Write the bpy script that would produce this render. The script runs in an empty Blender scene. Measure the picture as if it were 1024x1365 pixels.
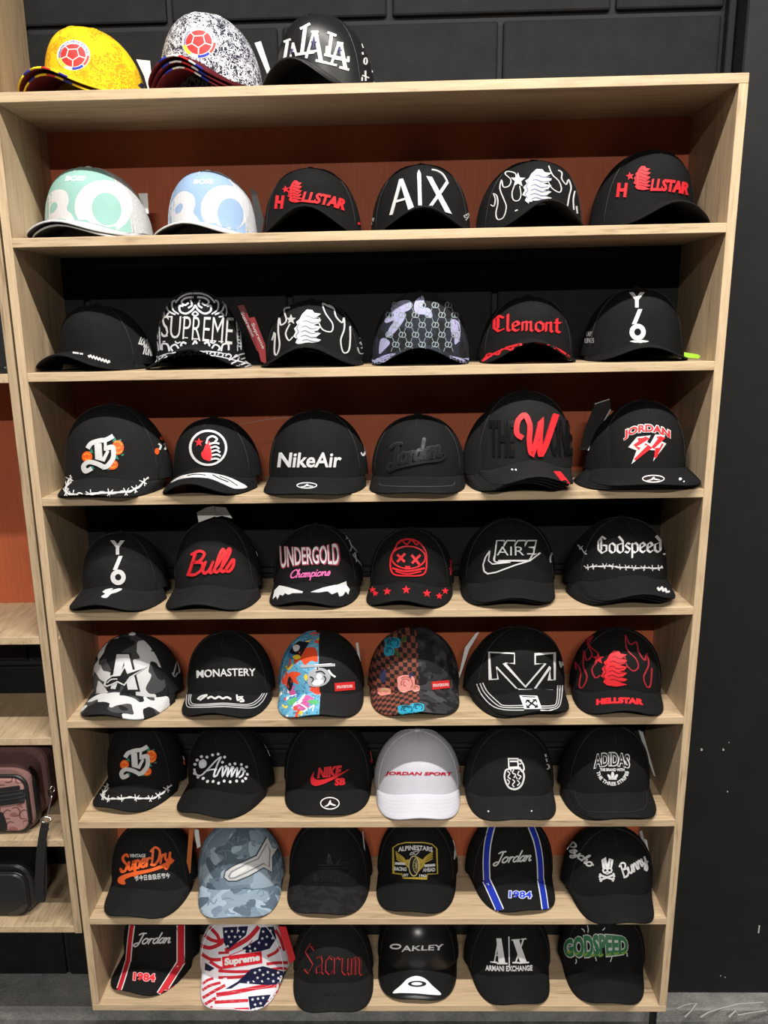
import bpy, bmesh, math, random
from math import sin, cos, pi, radians
from mathutils import Vector, Matrix
from mathutils.bvhtree import BVHTree
from mathutils.geometry import tessellate_polygon

scene = bpy.context.scene
col = scene.collection
random.seed(7)

# ---------------------------------------------------------------- camera
FPX, OX, OY = 1289.17, -34.68, 150.0            # focal length and principal point offset, in 1024x1365 pixels
CAM = Vector((0.6400, -1.7280, 1.3877))
R2 = Vector((0.99950057, 0.02599368, -0.01797056))
U2 = Vector((0.00959946, 0.29205335, 0.95635385))
FW = Vector((-0.03010752, 0.95604873, -0.29165796))
cd = bpy.data.cameras.new('camera')
cam = bpy.data.objects.new('camera', cd)
col.objects.link(cam)
scene.camera = cam
cd.sensor_fit = 'AUTO'
cd.sensor_width = 36.0
cd.lens = FPX * 36.0 / 1365.0
cd.shift_x = -OX / 1365.0
cd.shift_y = OY / 1365.0
cd.clip_start = 0.02
cam.matrix_world = Matrix(((R2.x, U2.x, -FW.x, CAM.x), (R2.y, U2.y, -FW.y, CAM.y), (R2.z, U2.z, -FW.z, CAM.z), (0, 0, 0, 1)))

# ---------------------------------------------------------------- light
scene.view_settings.view_transform = 'Standard'
scene.view_settings.look = 'None'
scene.view_settings.exposure = -0.06
scene.view_settings.gamma = 1.0
scene.view_settings.use_curve_mapping = False
world = bpy.data.worlds.new('world')
scene.world = world
world.use_nodes = True
bg = world.node_tree.nodes['Background']
bg.inputs[0].default_value = (0.95, 0.97, 1.0, 1)
bg.inputs[1].default_value = 0.035


def tube_light(name, loc, sx, sy, power, colr=(1.0, 0.96, 0.9)):
    ld = bpy.data.lights.new(name, 'AREA')
    ld.shape = 'RECTANGLE'
    ld.size, ld.size_y = sx, sy
    ld.energy = power
    ld.color = colr
    o = bpy.data.objects.new(name, ld)
    o.location = loc
    col.objects.link(o)
    return o


tube_light('ceiling_light', (0.95, -1.10, 2.76), 2.4, 0.05, 124)      # strip above the aisle in front of the shelves
tube_light('ceiling_light', (0.60, -4.90, 3.02), 1.2, 0.12, 330)     # next strip further into the shop

# ---------------------------------------------------------------- helpers


def ray(px, py):
    return FW + R2 * ((px - 512 - OX) / FPX) - U2 * ((py - 682.5 - OY) / FPX)


def on_plane(px, py, axis, val):
    d = ray(px, py)
    return CAM + d * ((val - CAM[axis]) / d[axis])


def mesh_obj(name, verts, faces, mat=None, parent=None, smooth=False, mats=None, midx=None):
    me = bpy.data.meshes.new(name)
    me.from_pydata([tuple(v) for v in verts], [], faces)
    if mats:
        for m in mats:
            me.materials.append(m)
        if midx:
            me.polygons.foreach_set('material_index', midx)
    elif mat:
        me.materials.append(mat)
    if smooth:
        me.polygons.foreach_set('use_smooth', [True] * len(me.polygons))
    me.update()
    o = bpy.data.objects.new(name, me)
    col.objects.link(o)
    if parent:
        o.parent = parent
    return o


def bm_obj(name, bm, mat, parent=None, smooth=False):
    me = bpy.data.meshes.new(name)
    bm.to_mesh(me)
    bm.free()
    me.materials.append(mat)
    if smooth:
        me.polygons.foreach_set('use_smooth', [True] * len(me.polygons))
    o = bpy.data.objects.new(name, me)
    col.objects.link(o)
    if parent:
        o.parent = parent
    return o


def box_bm(x0, x1, y0, y1, z0, z1, bev=0.0, seg=1):
    bm = bmesh.new()
    bmesh.ops.create_cube(bm, size=1.0)
    for v in bm.verts:
        v.co = Vector((x0 + (v.co.x + .5) * (x1 - x0), y0 + (v.co.y + .5) * (y1 - y0), z0 + (v.co.z + .5) * (z1 - z0)))
    if bev:
        bmesh.ops.bevel(bm, geom=bm.edges[:], offset=bev, segments=seg, affect='EDGES', profile=0.5)
    return bm


def box(name, x0, x1, y0, y1, z0, z1, mat, parent=None, bev=0.0, seg=1, smooth=False):
    return bm_obj(name, box_bm(x0, x1, y0, y1, z0, z1, bev, seg), mat, parent, smooth)


def empty(name, loc, rz=0.0, label=None, cat=None, group=None, kind=None):
    o = bpy.data.objects.new(name, None)
    o.empty_display_size = 0.02
    col.objects.link(o)
    o.matrix_world = Matrix.Translation(loc) @ Matrix.Rotation(rz, 4, 'Z')
    tag(o, label, cat, group, kind)
    return o


def tag(o, label=None, cat=None, group=None, kind=None):
    if label: o['label'] = label
    if cat: o['category'] = cat
    if group: o['group'] = group
    if kind: o['kind'] = kind
    return o


# ---------------------------------------------------------------- materials
MATS = {}


class NT:
    def __init__(self, name, rough=0.8, spec=0.3):
        self.m = bpy.data.materials.new(name)
        self.m.use_nodes = True
        self.t = self.m.node_tree
        self.b = self.t.nodes['Principled BSDF']
        self.b.inputs['Roughness'].default_value = rough
        self.b.inputs['Specular IOR Level'].default_value = spec

    def n(self, typ, **kw):
        nd = self.t.nodes.new(typ)
        for k, v in kw.items():
            if k in nd.inputs:
                nd.inputs[k].default_value = v
            else:
                setattr(nd, k, v)
        return nd

    def l(self, a, b):
        self.t.links.new(a, b)

    def coord(self, scale=(1, 1, 1), out='Object'):
        tc = self.n('ShaderNodeTexCoord')
        mp = self.n('ShaderNodeMapping')
        mp.inputs['Scale'].default_value = scale
        self.l(tc.outputs[out], mp.inputs['Vector'])
        return mp.outputs[0]

    def noise(self, vec, scale, detail=3, rough=.5, dist=0.0):
        nd = self.n('ShaderNodeTexNoise', Scale=scale, Detail=detail, Roughness=rough, Distortion=dist)
        self.l(vec, nd.inputs['Vector'])
        return nd

    def ramp(self, fac, stops, interp='LINEAR'):
        r = self.n('ShaderNodeValToRGB')
        cr = r.color_ramp
        cr.interpolation = interp
        while len(cr.elements) < len(stops):
            cr.elements.new(0.5)
        for e, (p, c) in zip(cr.elements, stops):
            e.position = p
            e.color = (*c, 1)
        self.l(fac, r.inputs[0])
        return r.outputs[0]

    def mix(self, fac, a, b):
        nd = self.n('ShaderNodeMix', data_type='RGBA')
        if isinstance(fac, float): nd.inputs[0].default_value = fac
        else: self.l(fac, nd.inputs[0])
        for k, v in ((6, a), (7, b)):
            if isinstance(v, tuple): nd.inputs[k].default_value = (*v, 1)
            else: self.l(v, nd.inputs[k])
        return nd.outputs[2]

    def math(self, op, a, b=None):
        nd = self.n('ShaderNodeMath', operation=op)
        for i, v in enumerate((a, b)):
            if v is None: continue
            if isinstance(v, (int, float)): nd.inputs[i].default_value = v
            else: self.l(v, nd.inputs[i])
        return nd.outputs[0]

    def sep(self, vec):
        s = self.n('ShaderNodeSeparateXYZ')
        self.l(vec, s.inputs[0])
        return s.outputs

    def bump(self, h, strength, dist=0.001):
        b = self.n('ShaderNodeBump', Strength=strength, Distance=dist)
        self.l(h, b.inputs['Height'])
        self.l(b.outputs[0], self.b.inputs['Normal'])

    def color(self, c):
        if isinstance(c, tuple): self.b.inputs['Base Color'].default_value = (*c, 1)
        else: self.l(c, self.b.inputs['Base Color'])
        return self.m


def cached(fn):
    def w(*a):
        k = (fn.__name__,) + a
        if k not in MATS:
            MATS[k] = fn(*a)
        return MATS[k]
    return w


@cached
def fabric(c, rough=.85, weave=1400.0, strength=.25):
    t = NT('fabric', rough, .25)
    v = t.coord()
    n = t.noise(v, weave, 1)
    big = t.noise(v, 60, 3)
    t.bump(n.outputs[0], strength, .0006)
    if max(c) < .06: t.b.inputs['Specular IOR Level'].default_value = .14
    lo = tuple(x * (.82 if max(c) < .2 else .955) for x in c)
    return t.color(t.ramp(big.outputs[0], [(.3, lo), (.7, c)]))


@cached
def thread(c, rough=.55):
    t = NT('embroidery', rough, .35)
    v = t.coord((1, 1, .4))
    w = t.noise(v, 1800, 1)
    t.bump(w.outputs[0], .3, .0005)
    return t.color(c)


@cached
def plain(c, rough=.6, metal=0.0):
    t = NT('plain', rough, .4)
    t.b.inputs['Metallic'].default_value = metal
    n = t.noise(t.coord(), 300, 2)
    t.bump(n.outputs[0], .05, .0005)
    return t.color(c)


@cached
def leather(c, rough=.35):
    t = NT('leather', rough, .5)
    v = t.n('ShaderNodeTexVoronoi', Scale=520.0)
    t.l(t.coord(), v.inputs['Vector'])
    t.bump(v.outputs['Distance'], .12, .0006)
    return t.color(c)


@cached
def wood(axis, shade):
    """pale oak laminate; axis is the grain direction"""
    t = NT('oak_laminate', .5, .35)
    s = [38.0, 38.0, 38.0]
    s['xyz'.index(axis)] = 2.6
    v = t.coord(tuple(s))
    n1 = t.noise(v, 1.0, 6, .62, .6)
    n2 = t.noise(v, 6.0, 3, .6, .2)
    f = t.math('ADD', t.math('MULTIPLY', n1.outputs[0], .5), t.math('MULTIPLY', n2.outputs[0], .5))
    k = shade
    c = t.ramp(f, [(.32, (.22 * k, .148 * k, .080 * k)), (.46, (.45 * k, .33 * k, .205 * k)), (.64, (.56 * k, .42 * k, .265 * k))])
    t.bump(n2.outputs[0], .12, .001)
    return t.color(c)


@cached
def red_board():
    t = NT('red_laminate', .55, .2)
    v = t.coord((40, 40, 40))
    n = t.noise(t.coord((60, 60, 6)), 4.0, 3)
    t.bump(n.outputs[0], .06, .001)
    return t.color(t.ramp(n.outputs[0], [(.3, (.36, .088, .036)), (.7, (.42, .102, .042))]))


@cached
def painted_block():
    t = NT('black_painted_block', .6, .12)
    v = t.coord()
    n = t.noise(v, 160, 5, .7)
    pits = t.n('ShaderNodeTexVoronoi', Scale=140.0)
    t.l(v, pits.inputs['Vector'])
    region = t.noise(v, 5.0, 2)
    p = t.math('MULTIPLY', t.math('LESS_THAN', pits.outputs['Distance'], .30), t.math('GREATER_THAN', region.outputs[0], .5))
    h = t.math('SUBTRACT', t.math('MULTIPLY', n.outputs[0], .35), p)
    t.bump(h, .55, .003)
    return t.color(t.ramp(t.noise(v, 25, 3).outputs[0], [(.3, (.0090, .0092, .0094)), (.7, (.0134, .0136, .0138))]))


@cached
def black_paint():
    t = NT('black_wall_paint', .6, .25)
    v = t.coord()
    n = t.noise(v, 14, 5, .6)
    fine = t.noise(v, 400, 2)
    scuff = t.noise(t.coord((1, 1, .5)), 9, 6, .75)
    base = t.ramp(n.outputs[0], [(.3, (.007, .0074, .0074)), (.75, (.0102, .0106, .0106))])
    t.bump(fine.outputs[0], .15, .001)
    return t.color(t.mix(t.math('MULTIPLY', t.math('GREATER_THAN', scuff.outputs[0], .71), .25), base, (.05, .05, .05)))


@cached
def concrete(lo, hi):
    t = NT('concrete', .8, .3)
    v = t.coord()
    n = t.noise(v, 18, 8, .7)
    f = t.noise(v, 180, 4, .7)
    t.bump(t.math('ADD', n.outputs[0], f.outputs[0]), .7, .004)
    return t.color(t.ramp(t.math('ADD', t.math('MULTIPLY', n.outputs[0], .65), t.math('MULTIPLY', f.outputs[0], .35)),
                          [(.33, (lo, lo, lo * .96)), (.66, (hi, hi * .99, hi * .93))]))


@cached
def pattern(kind, where):
    """printed cap cloths; where = 'crown' (print lies in x-z) or 'brim' (print lies in x-y)"""
    t = NT('print_' + kind, .8, .25)
    tc = t.n('ShaderNodeTexCoord')
    v = tc.outputs['Object']
    x, y, z = t.sep(v)
    up = z if where == 'crown' else y
    weave = t.noise(v, 1400, 1)
    t.bump(weave.outputs[0], .2, .0005)

    def vor(scale, feat='F1', dist=.0):
        nd = t.n('ShaderNodeTexVoronoi', feature=feat, Scale=scale)
        if dist:
            dn = t.noise(v, scale * .6, 3)
            mx = t.n('ShaderNodeMix', data_type='RGBA', blend_type='LINEAR_LIGHT')
            mx.inputs[0].default_value = dist
            t.l(v, mx.inputs[6]); t.l(dn.outputs['Color'], mx.inputs[7])
            t.l(mx.outputs[2], nd.inputs['Vector'])
        else:
            t.l(v, nd.inputs['Vector'])
        return nd

    def camo(base, layers, scale, seed):
        c = base
        for i, (colr, thr) in enumerate(layers):
            mp = t.n('ShaderNodeMapping')
            mp.inputs['Location'].default_value = (seed + i * 3.7, seed * 2 + i, seed * 3 - i)
            mp.inputs['Scale'].default_value = (1, 1, 1.25) if where == 'crown' else (1, 1.4, 1)
            t.l(v, mp.inputs['Vector'])
            n1 = t.noise(mp.outputs[0], scale, 1.0, .4, .35)
            c = t.mix(t.math('GREATER_THAN', n1.outputs[0], thr), c, colr)
        return c
    BK = (.0084, .0086, .0090)
    if kind == 'yellow':
        d = vor(95, 'DISTANCE_TO_EDGE', .03)
        reg = t.noise(v, 22, 2)
        line = t.math('MULTIPLY', t.math('GREATER_THAN', d.outputs['Distance'], .09), t.math('GREATER_THAN', reg.outputs[0], .47))
        c = t.mix(line, (.80, .58, .010), (.74, .30, .008))
    elif kind == 'marble':
        d = vor(110, 'DISTANCE_TO_EDGE', .03)
        n = t.noise(v, 45, 4, .6, 1.5)
        f = t.math('ADD', t.math('MULTIPLY', d.outputs['Distance'], .9), t.math('MULTIPLY', n.outputs[0], .55))
        c = t.ramp(f, [(0, (.68, .68, .72)), (.355, (.30, .30, .36)), (.385, (.02, .02, .035))], 'CONSTANT')
    elif kind == 'monogram':
        c = camo((.010, .011, .013), [((.017, .021, .032), .52)], 26, 3.2)
    elif kind == 'camo_bw':
        c = camo((.055, .055, .058), [((.010, .010, .011), .50), ((.56, .56, .57), .53)], 19, 1.7)
    elif kind == 'camo_blue':
        c = camo((.17, .23, .30), [((.33, .42, .50), .50), ((.09, .13, .17), .56), ((.23, .30, .37), .57)], 20, 5.1)
        w = t.n('ShaderNodeTexWave', Scale=95.0, Distortion=9.0, wave_type='RINGS')
        w.inputs['Detail'].default_value = 1.0
        t.l(v, w.inputs['Vector'])
        c = t.mix(t.math('MULTIPLY', t.math('GREATER_THAN', w.outputs[0], .96), .25), c, (.06, .09, .13))
    elif kind == 'graffiti':
        a = vor(42, 'F1', .05)
        cc = t.n('ShaderNodeSeparateColor'); t.l(a.outputs['Color'], cc.inputs[0])
        c1 = t.ramp(cc.outputs[0], [(0, (.10, .33, .50)), (.34, (.16, .42, .60)), (.55, (.75, .07, .03)), (.68, (.80, .55, .05)), (.76, (.62, .10, .32)), (.84, (.05, .20, .42)), (.92, (.85, .85, .85))], 'CONSTANT')
        n = t.noise(v, 120, 2, .5, 2.0)
        c1 = t.mix(t.math('MULTIPLY', t.math('GREATER_THAN', n.outputs[0], .62), .8), c1, (.03, .05, .09))
        c = t.mix(t.math('GREATER_THAN', x, .001 if where == 'crown' else .003), c1, BK)
    elif kind == 'check':
        cell = .0085 if where == 'crown' else .0085
        fx = t.math('FLOOR', t.math('DIVIDE', x, cell))
        fz = t.math('FLOOR', t.math('DIVIDE', up, cell))
        k = t.math('MODULO', t.math('ABSOLUTE', t.math('ADD', fx, fz)), 2.0)
        chk = t.mix(t.math('GREATER_THAN', k, .5), (.20, .055, .035), (.018, .012, .012))
        dark = camo((.010, .010, .011), [((.026, .026, .029), .52), ((.05, .05, .055), .60)], 36, 2.3)
        c = t.mix(t.math('GREATER_THAN', x, .004), chk, dark)
    elif kind == 'camo_dark':
        c = camo((.006, .006, .0065), [((.011, .011, .0115), .52)], 45, 2.3)
    else:
        c = BK
    return t.color(c)


@cached
def mesh_cloth(c):
    t = NT('mesh_cloth', .75, .3)
    nd = t.n('ShaderNodeTexVoronoi', Scale=620.0)
    t.l(t.coord(), nd.inputs['Vector'])
    t.bump(nd.outputs['Distance'], .6, .001)
    return t.color(t.mix(t.math('LESS_THAN', nd.outputs['Distance'], .28), c, tuple(q * .35 for q in c)))


BLACK = (.0084, .0086, .0090)
COAL = (.0118, .0120, .0126)
WHITE = (.60, .60, .60)
RED = (.62, .018, .026)

# ---------------------------------------------------------------- setting
W, D, T = 1.22, 0.251, 0.0152
ZS = [1.7643, 1.5449, 1.3252, 1.1060, 0.8884, 0.6702, 0.4518, 0.2278, T]
FLOOR = -0.135
LEDGE = -0.100

floor = mesh_obj('floor', [(-3, -6, FLOOR), (4, -6, FLOOR), (4, 0.6, FLOOR), (-3, 0.6, FLOOR)], [(0, 1, 2, 3)], concrete(.05, .17))
tag(floor, 'rough dark concrete floor below the shelving', kind='structure')
ledge = box('trim_1', -1.6, 2.6, 0.135, 0.60, -0.30, LEDGE, concrete(.13, .30), bev=.004)
tag(ledge, 'grey concrete ledge running along the foot of the black wall', kind='structure')

wall = box('wall_back', -1.6, 1.262, D + .012, D + .25, LEDGE, 3.0, plain((.006, .006, .0065), .7))
tag(wall, 'black painted concrete block wall behind the shelving', kind='structure')
MOD, CRS = .3985, .2030
blk_mesh = {}
for k in range(-10, 6):
    ztop = 1.913 + k * CRS
    zbot = ztop - CRS + .012
    if ztop < LEDGE + .02 or zbot > 2.3:
        continue
    zbot = max(zbot, LEDGE + .001)
    off = 0.0565 if k % 2 == 0 else 0.0565 + MOD / 2
    for i in range(-5, 5):
        x0 = off + i * MOD + .006
        x1 = x0 + MOD - .010
        x1 = min(x1, 1.250)
        if x1 - x0 < .05 or x1 < -1.2:
            continue
        if k < 0 and x0 > W + .02:
            continue
        key = (round(x1 - x0, 3), round(ztop - zbot, 3))
        if key not in blk_mesh:
            o = box('concrete_block', 0, key[0], 0, .03, 0, key[1], painted_block(), wall, bev=.004, seg=2, smooth=False)
            blk_mesh[key] = o.data
        else:
            o = bpy.data.objects.new('concrete_block', blk_mesh[key])
            col.objects.link(o)
            o.parent = wall
        o.location = (x0, D + random.uniform(.001, .003), zbot)
post = box('trim_2', 1.2545, 1.268, D - .012, D + .05, LEDGE, 3.0, black_paint(), bev=.002)
tag(post, 'thin black vertical strip closing the corner beside the block wall', kind='structure')
wr = box('wall_right', 1.2707, 3.0, 0.19, 0.60, LEDGE, 3.0, black_paint(), bev=.003)
tag(wr, 'smooth black painted pier to the right of the shelving', kind='structure')
# filler holes and drips on the pier
for px, py, r in ((935.5, 999.5, .0024), (964.5, 999.5, .0020), (970, 1055.5, .0013), (972, 990, .0009), (1012, 1239, .002), (961, 1301, .0011), (967, 1303, .0009)):
    c = on_plane(px, py, 1, .1885)
    if px == 1012:
        box('paint_fleck', c.x - .0013, c.x + .0013, .1878, .1902, c.z - .010, c.z + .010, plain((.5, .5, .48)), wr, bev=.0006)
        continue
    vs = [(c.x + r * cos(a * pi / 4) * (1 + .2 * sin(a * 3)), .1885, c.z + r * 1.2 * sin(a * pi / 4)) for a in range(8)]
    vs += [(v[0], .1902, v[2]) for v in vs]
    mesh_obj('filler_spot', vs, [tuple(range(8))] + [(i, (i + 1) % 8, 8 + (i + 1) % 8, 8 + i) for i in range(8)], plain((.40, .38, .33)), wr)
# chalk strokes on the ledge
for n, pts in enumerate(([(902, 1345), (912, 1340), (921, 1338), (929, 1337), (922, 1347), (913, 1356)],
                         [(934, 1356), (945, 1349), (962, 1344), (985, 1338), (1018, 1336)],
                         [(972, 1356), (981, 1347), (984, 1353), (1000, 1350), (1022, 1347)])):
    P = [on_plane(a, b, 2, LEDGE + .0008) for a, b in pts]
    vs, fs = [], []
    for i, p in enumerate(P):
        d = (P[min(i + 1, len(P) - 1)] - P[max(i - 1, 0)]).normalized()
        s = Vector((-d.y, d.x, 0)) * .0016
        vs += [p + s, p - s]
    fs = [(2 * i, 2 * i + 1, 2 * i + 3, 2 * i + 2) for i in range(len(P) - 1)]
    mesh_obj('chalk_mark', vs, fs, plain((.40, .40, .37), .9), ledge)

# ---------------------------------------------------------------- main shelving unit
WX, WZ = wood('x', 1.0), wood('z', 1.0)
unit = empty('shelving_unit', (W / 2, D / 2, 0), 0, 'pale oak wall shelving unit holding eight rows of caps', 'shelving')
unit.matrix_world = Matrix.Identity(4)
box('side_panel', 0, T, 0, D, T, ZS[0] - T, WZ, unit, .0008)
box('side_panel', W - T, W, 0, D, T, ZS[0] - T, WZ, unit, .0008)
box('top_panel', 0, W, 0, D, ZS[0] - T, ZS[0], WX, unit, .0008)
box('bottom_panel', 0, W, 0, D, 0, T, WX, unit, .0008)
for z in ZS[1:8]:
    box('shelf', T, W - T, 0, D, z - T, z, WX, unit, .0008)
for r in (0, 2, 4, 6):
    box('back_board', T, W - T, D - .004, D, ZS[r + 1], ZS[r] - T, red_board(), unit, 0)
for x0, x1, y0, y1, zf in ((1.206, 1.210, .05, .066, FLOOR), (1.214, 1.2185, .05, .066, FLOOR), (.03, .05, .19, .21, LEDGE), (1.17, 1.19, .19, .21, LEDGE), (.6, .62, .19, .21, LEDGE)):
    box('leg', x0, x1, y0, y1, zf, 0, plain((.012, .012, .012), .4), unit, .001)
for px, py in ((79.5, 850.5),):
    c = on_plane(px, py, 0, T)
    o = bm_obj('screw_cap', (lambda b: (bmesh.ops.create_cone(b, segments=16, radius1=.0045, radius2=.004, depth=.0012, cap_ends=True), b)[1])(bmesh.new()), plain((.50, .36, .20)), unit)
    o.matrix_world = Matrix.Translation((T + .0004, c.y, c.z)) @ Matrix.Rotation(pi / 2, 4, 'Y')

# ---------------------------------------------------------------- neighbouring unit at the left
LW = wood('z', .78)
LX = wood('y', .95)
XL = -0.0045
left = empty('shelving_unit', (XL - .4, D / 2, 0), 0, 'taller oak shelving unit at the left edge holding bags', 'shelving')
left.matrix_world = Matrix.Identity(4)
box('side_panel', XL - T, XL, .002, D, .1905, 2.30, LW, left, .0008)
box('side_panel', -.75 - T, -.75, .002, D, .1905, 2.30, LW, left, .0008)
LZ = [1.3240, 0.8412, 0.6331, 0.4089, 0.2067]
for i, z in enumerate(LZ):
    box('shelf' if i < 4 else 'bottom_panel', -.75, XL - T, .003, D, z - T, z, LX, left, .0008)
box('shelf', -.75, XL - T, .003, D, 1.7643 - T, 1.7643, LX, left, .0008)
for a, b in ((.8412, 1.3240 - T), (.4089, .6331 - T)):
    box('back_board', -.75, XL - T, D - .004, D, a, b, red_board(), left)

# ---------------------------------------------------------------- 2D shapes in photo pixels -> pieces lying on a surface
def catmull(pts, n=6, closed=False):
    P = [Vector(p) for p in pts]
    N = len(P)
    if N < 3:
        return P
    out = []
    for i in range(N if closed else N - 1):
        p1, p2 = P[i], P[(i + 1) % N]
        p0 = P[i - 1] if (closed or i > 0) else p1
        p3 = P[(i + 2) % N] if (closed or i + 2 < N) else p2
        for k in range(n):
            t = k / n
            out.append(.5 * ((2 * p1) + (p2 - p0) * t + (2 * p0 - 5 * p1 + 4 * p2 - p3) * t * t + (3 * p1 - p0 - 3 * p2 + p3) * t ** 3))
    if not closed:
        out.append(P[-1])
    return out


def ribbon(P, w, closed=False, taper=0.0):
    P = [Vector(p) for p in P]
    N = len(P)
    vs, fs = [], []
    for i in range(N):
        a = P[i - 1] if (closed or i > 0) else P[i]
        b = P[(i + 1) % N] if (closed or i < N - 1) else P[i]
        d = b - a
        if d.length < 1e-6:
            d = Vector((1, 0))
        d.normalize()
        k = 1.0
        if 0 < i < N - 1 or closed:
            e = P[i] - P[i - 1]
            if e.length > 1e-6:
                c = max(.45, abs(e.normalized().dot(d)))
                k = 1 / c
        ww = w * (1 - taper * abs(2 * i / max(1, N - 1) - 1) ** 2) * .5 * k
        n = Vector((-d.y, d.x)) * ww
        vs += [P[i] + n, P[i] - n]
    for i in range(N if closed else N - 1):
        j = (i + 1) % N
        fs.append((2 * i, 2 * i + 1, 2 * j + 1, 2 * j))
    return vs, fs


def poly(P):
    P = [Vector((p[0], p[1])) for p in P]
    tris = tessellate_polygon([[Vector((p.x, p.y, 0)) for p in P]])
    return P, [tuple(t) for t in tris]


TXT = {}


def text2d(txt, bold):
    k = (txt, bold)
    if k not in TXT:
        cu = bpy.data.curves.new('glyphs', 'FONT')
        cu.body = txt
        cu.offset = bold
        cu.resolution_u = 3
        ob = bpy.data.objects.new('glyphs', cu)
        me = bpy.data.meshes.new_from_object(ob)
        vs = [Vector((v.co.x, v.co.y)) for v in me.vertices]
        fs = [tuple(p.vertices) for p in me.polygons]
        bpy.data.objects.remove(ob)
        bpy.data.meshes.remove(me)
        bpy.data.curves.remove(cu)
        x0, x1 = min(v.x for v in vs), max(v.x for v in vs)
        y0, y1 = min(v.y for v in vs), max(v.y for v in vs)
        vs = [Vector(((v.x - x0) / (x1 - x0) * 2 - 1, (v.y - y0) / (y1 - y0) * 2 - 1)) for v in vs]
        TXT[k] = (vs, fs)
    return TXT[k]


SCRIPT = {
    'o': (1.0, [[(.75, .85), (.4, 1), (.05, .6), (.1, .1), (.45, 0), (.8, .35), (.75, .85), (1.0, .8)]]),
    'r': (.72, [[(0, .7), (.2, .95), (.15, .3), (.1, 0)], [(.15, .5), (.35, .9), (.65, .9)]]),
    'd': (1.0, [[(.8, .8), (.45, 1), (.1, .65), (.1, .15), (.4, 0), (.7, .3)], [(.95, 2.0), (.75, .5), (.8, .05), (1.05, .15)]]),
    'a': (1.0, [[(.8, .85), (.45, 1), (.1, .6), (.1, .15), (.4, 0), (.7, .4)], [(.85, 1), (.72, .35), (.8, .02), (1.05, .15)]]),
    'n': (.95, [[(.05, 1), (.1, .5), (.05, 0)], [(.1, .5), (.4, .95), (.65, .9), (.62, .3), (.7, .02), (.95, .15)]]),
    'J': (1.3, [[(.3, 1.75), (.7, 2.0), (1.35, 2.0)], [(1.0, 2.0), (.9, 1.0), (.75, -.2), (.35, -.5), (.05, -.2), (.3, .1), (.7, .15)]]),
    'B': (1.3, [[(.3, 2), (.15, 0)], [(.0, 1.8), (.6, 2.05), (1.1, 1.75), (.9, 1.2), (.35, 1.05)], [(.35, 1.05), (1.1, .95), (1.2, .35), (.7, -.05), (.1, 0)]]),
    'u': (.95, [[(.1, 1), (.05, .3), (.3, 0), (.65, .35), (.75, 1)], [(.75, 1), (.68, .3), (.8, 0), (1, .15)]]),
    'l': (.55, [[(0, .1), (.4, 1), (.55, 1.8), (.35, 2.0), (.2, 1.4), (.15, .3), (.35, 0), (.6, .2)]]),
    's': (.65, [[(0, .1), (.4, .95), (.55, .9), (.6, .4), (.4, 0), (.05, .05)]]),
    'C': (1.2, [[(1.2, 1.6), (.95, 2), (.4, 1.7), (.05, .8), (.25, .05), (.8, .05), (1.15, .4)]]),
    'h': (.9, [[(0, .1), (.35, 1.4), (.4, 2), (.2, 1.7), (.1, 0)], [(.1, .5), (.4, .95), (.62, .8), (.58, .2), (.7, 0), (.9, .15)]]),
    'm': (1.1, [[(.05, 1), (.08, 0)], [(.08, .5), (.3, .95), (.45, .85), (.42, 0)], [(.42, .5), (.65, .95), (.85, .8), (.8, .1), (.95, 0), (1.1, .15)]]),
    'p': (.9, [[(.15, 1), (.05, -.9)], [(.12, .6), (.5, 1), (.8, .6), (.6, .05), (.15, .1)]]),
    'i': (.4, [[(.1, 1), (.08, .2), (.25, 0), (.45, .15)], [(.2, 1.42), (.22, 1.55)]]),
    'y': (.95, [[(.1, 1), (.1, .4), (.4, .1), (.7, .4)], [(.8, 1), (.65, -.4), (.3, -.9), (.05, -.6), (.5, -.1), (1, .2)]]),
    'c': (.8, [[(.75, .8), (.45, 1), (.1, .6), (.15, .1), (.5, 0), (.85, .25)]]),
    'e': (.8, [[(.1, .45), (.6, .6), (.7, .85), (.4, 1), (.08, .6), (.15, .1), (.5, 0), (.85, .25)]]),
    'P': (1.1, [[(.35, 2), (.15, 0)], [(0, 1.7), (.6, 2.1), (1.15, 1.7), (.9, 1.05), (.3, .95)]]),
    'S': (1.15, [[(1.1, 1.75), (.8, 2.05), (.3, 1.75), (.5, 1.2), (.95, .7), (.7, .05), (.2, 0), (0, .4)]]),
    'D': (1.4, [[(.35, 2), (.2, 0)], [(0, 1.75), (.7, 2.1), (1.35, 1.5), (1.2, .5), (.6, -.05), (.1, .05)]]),
}
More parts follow.
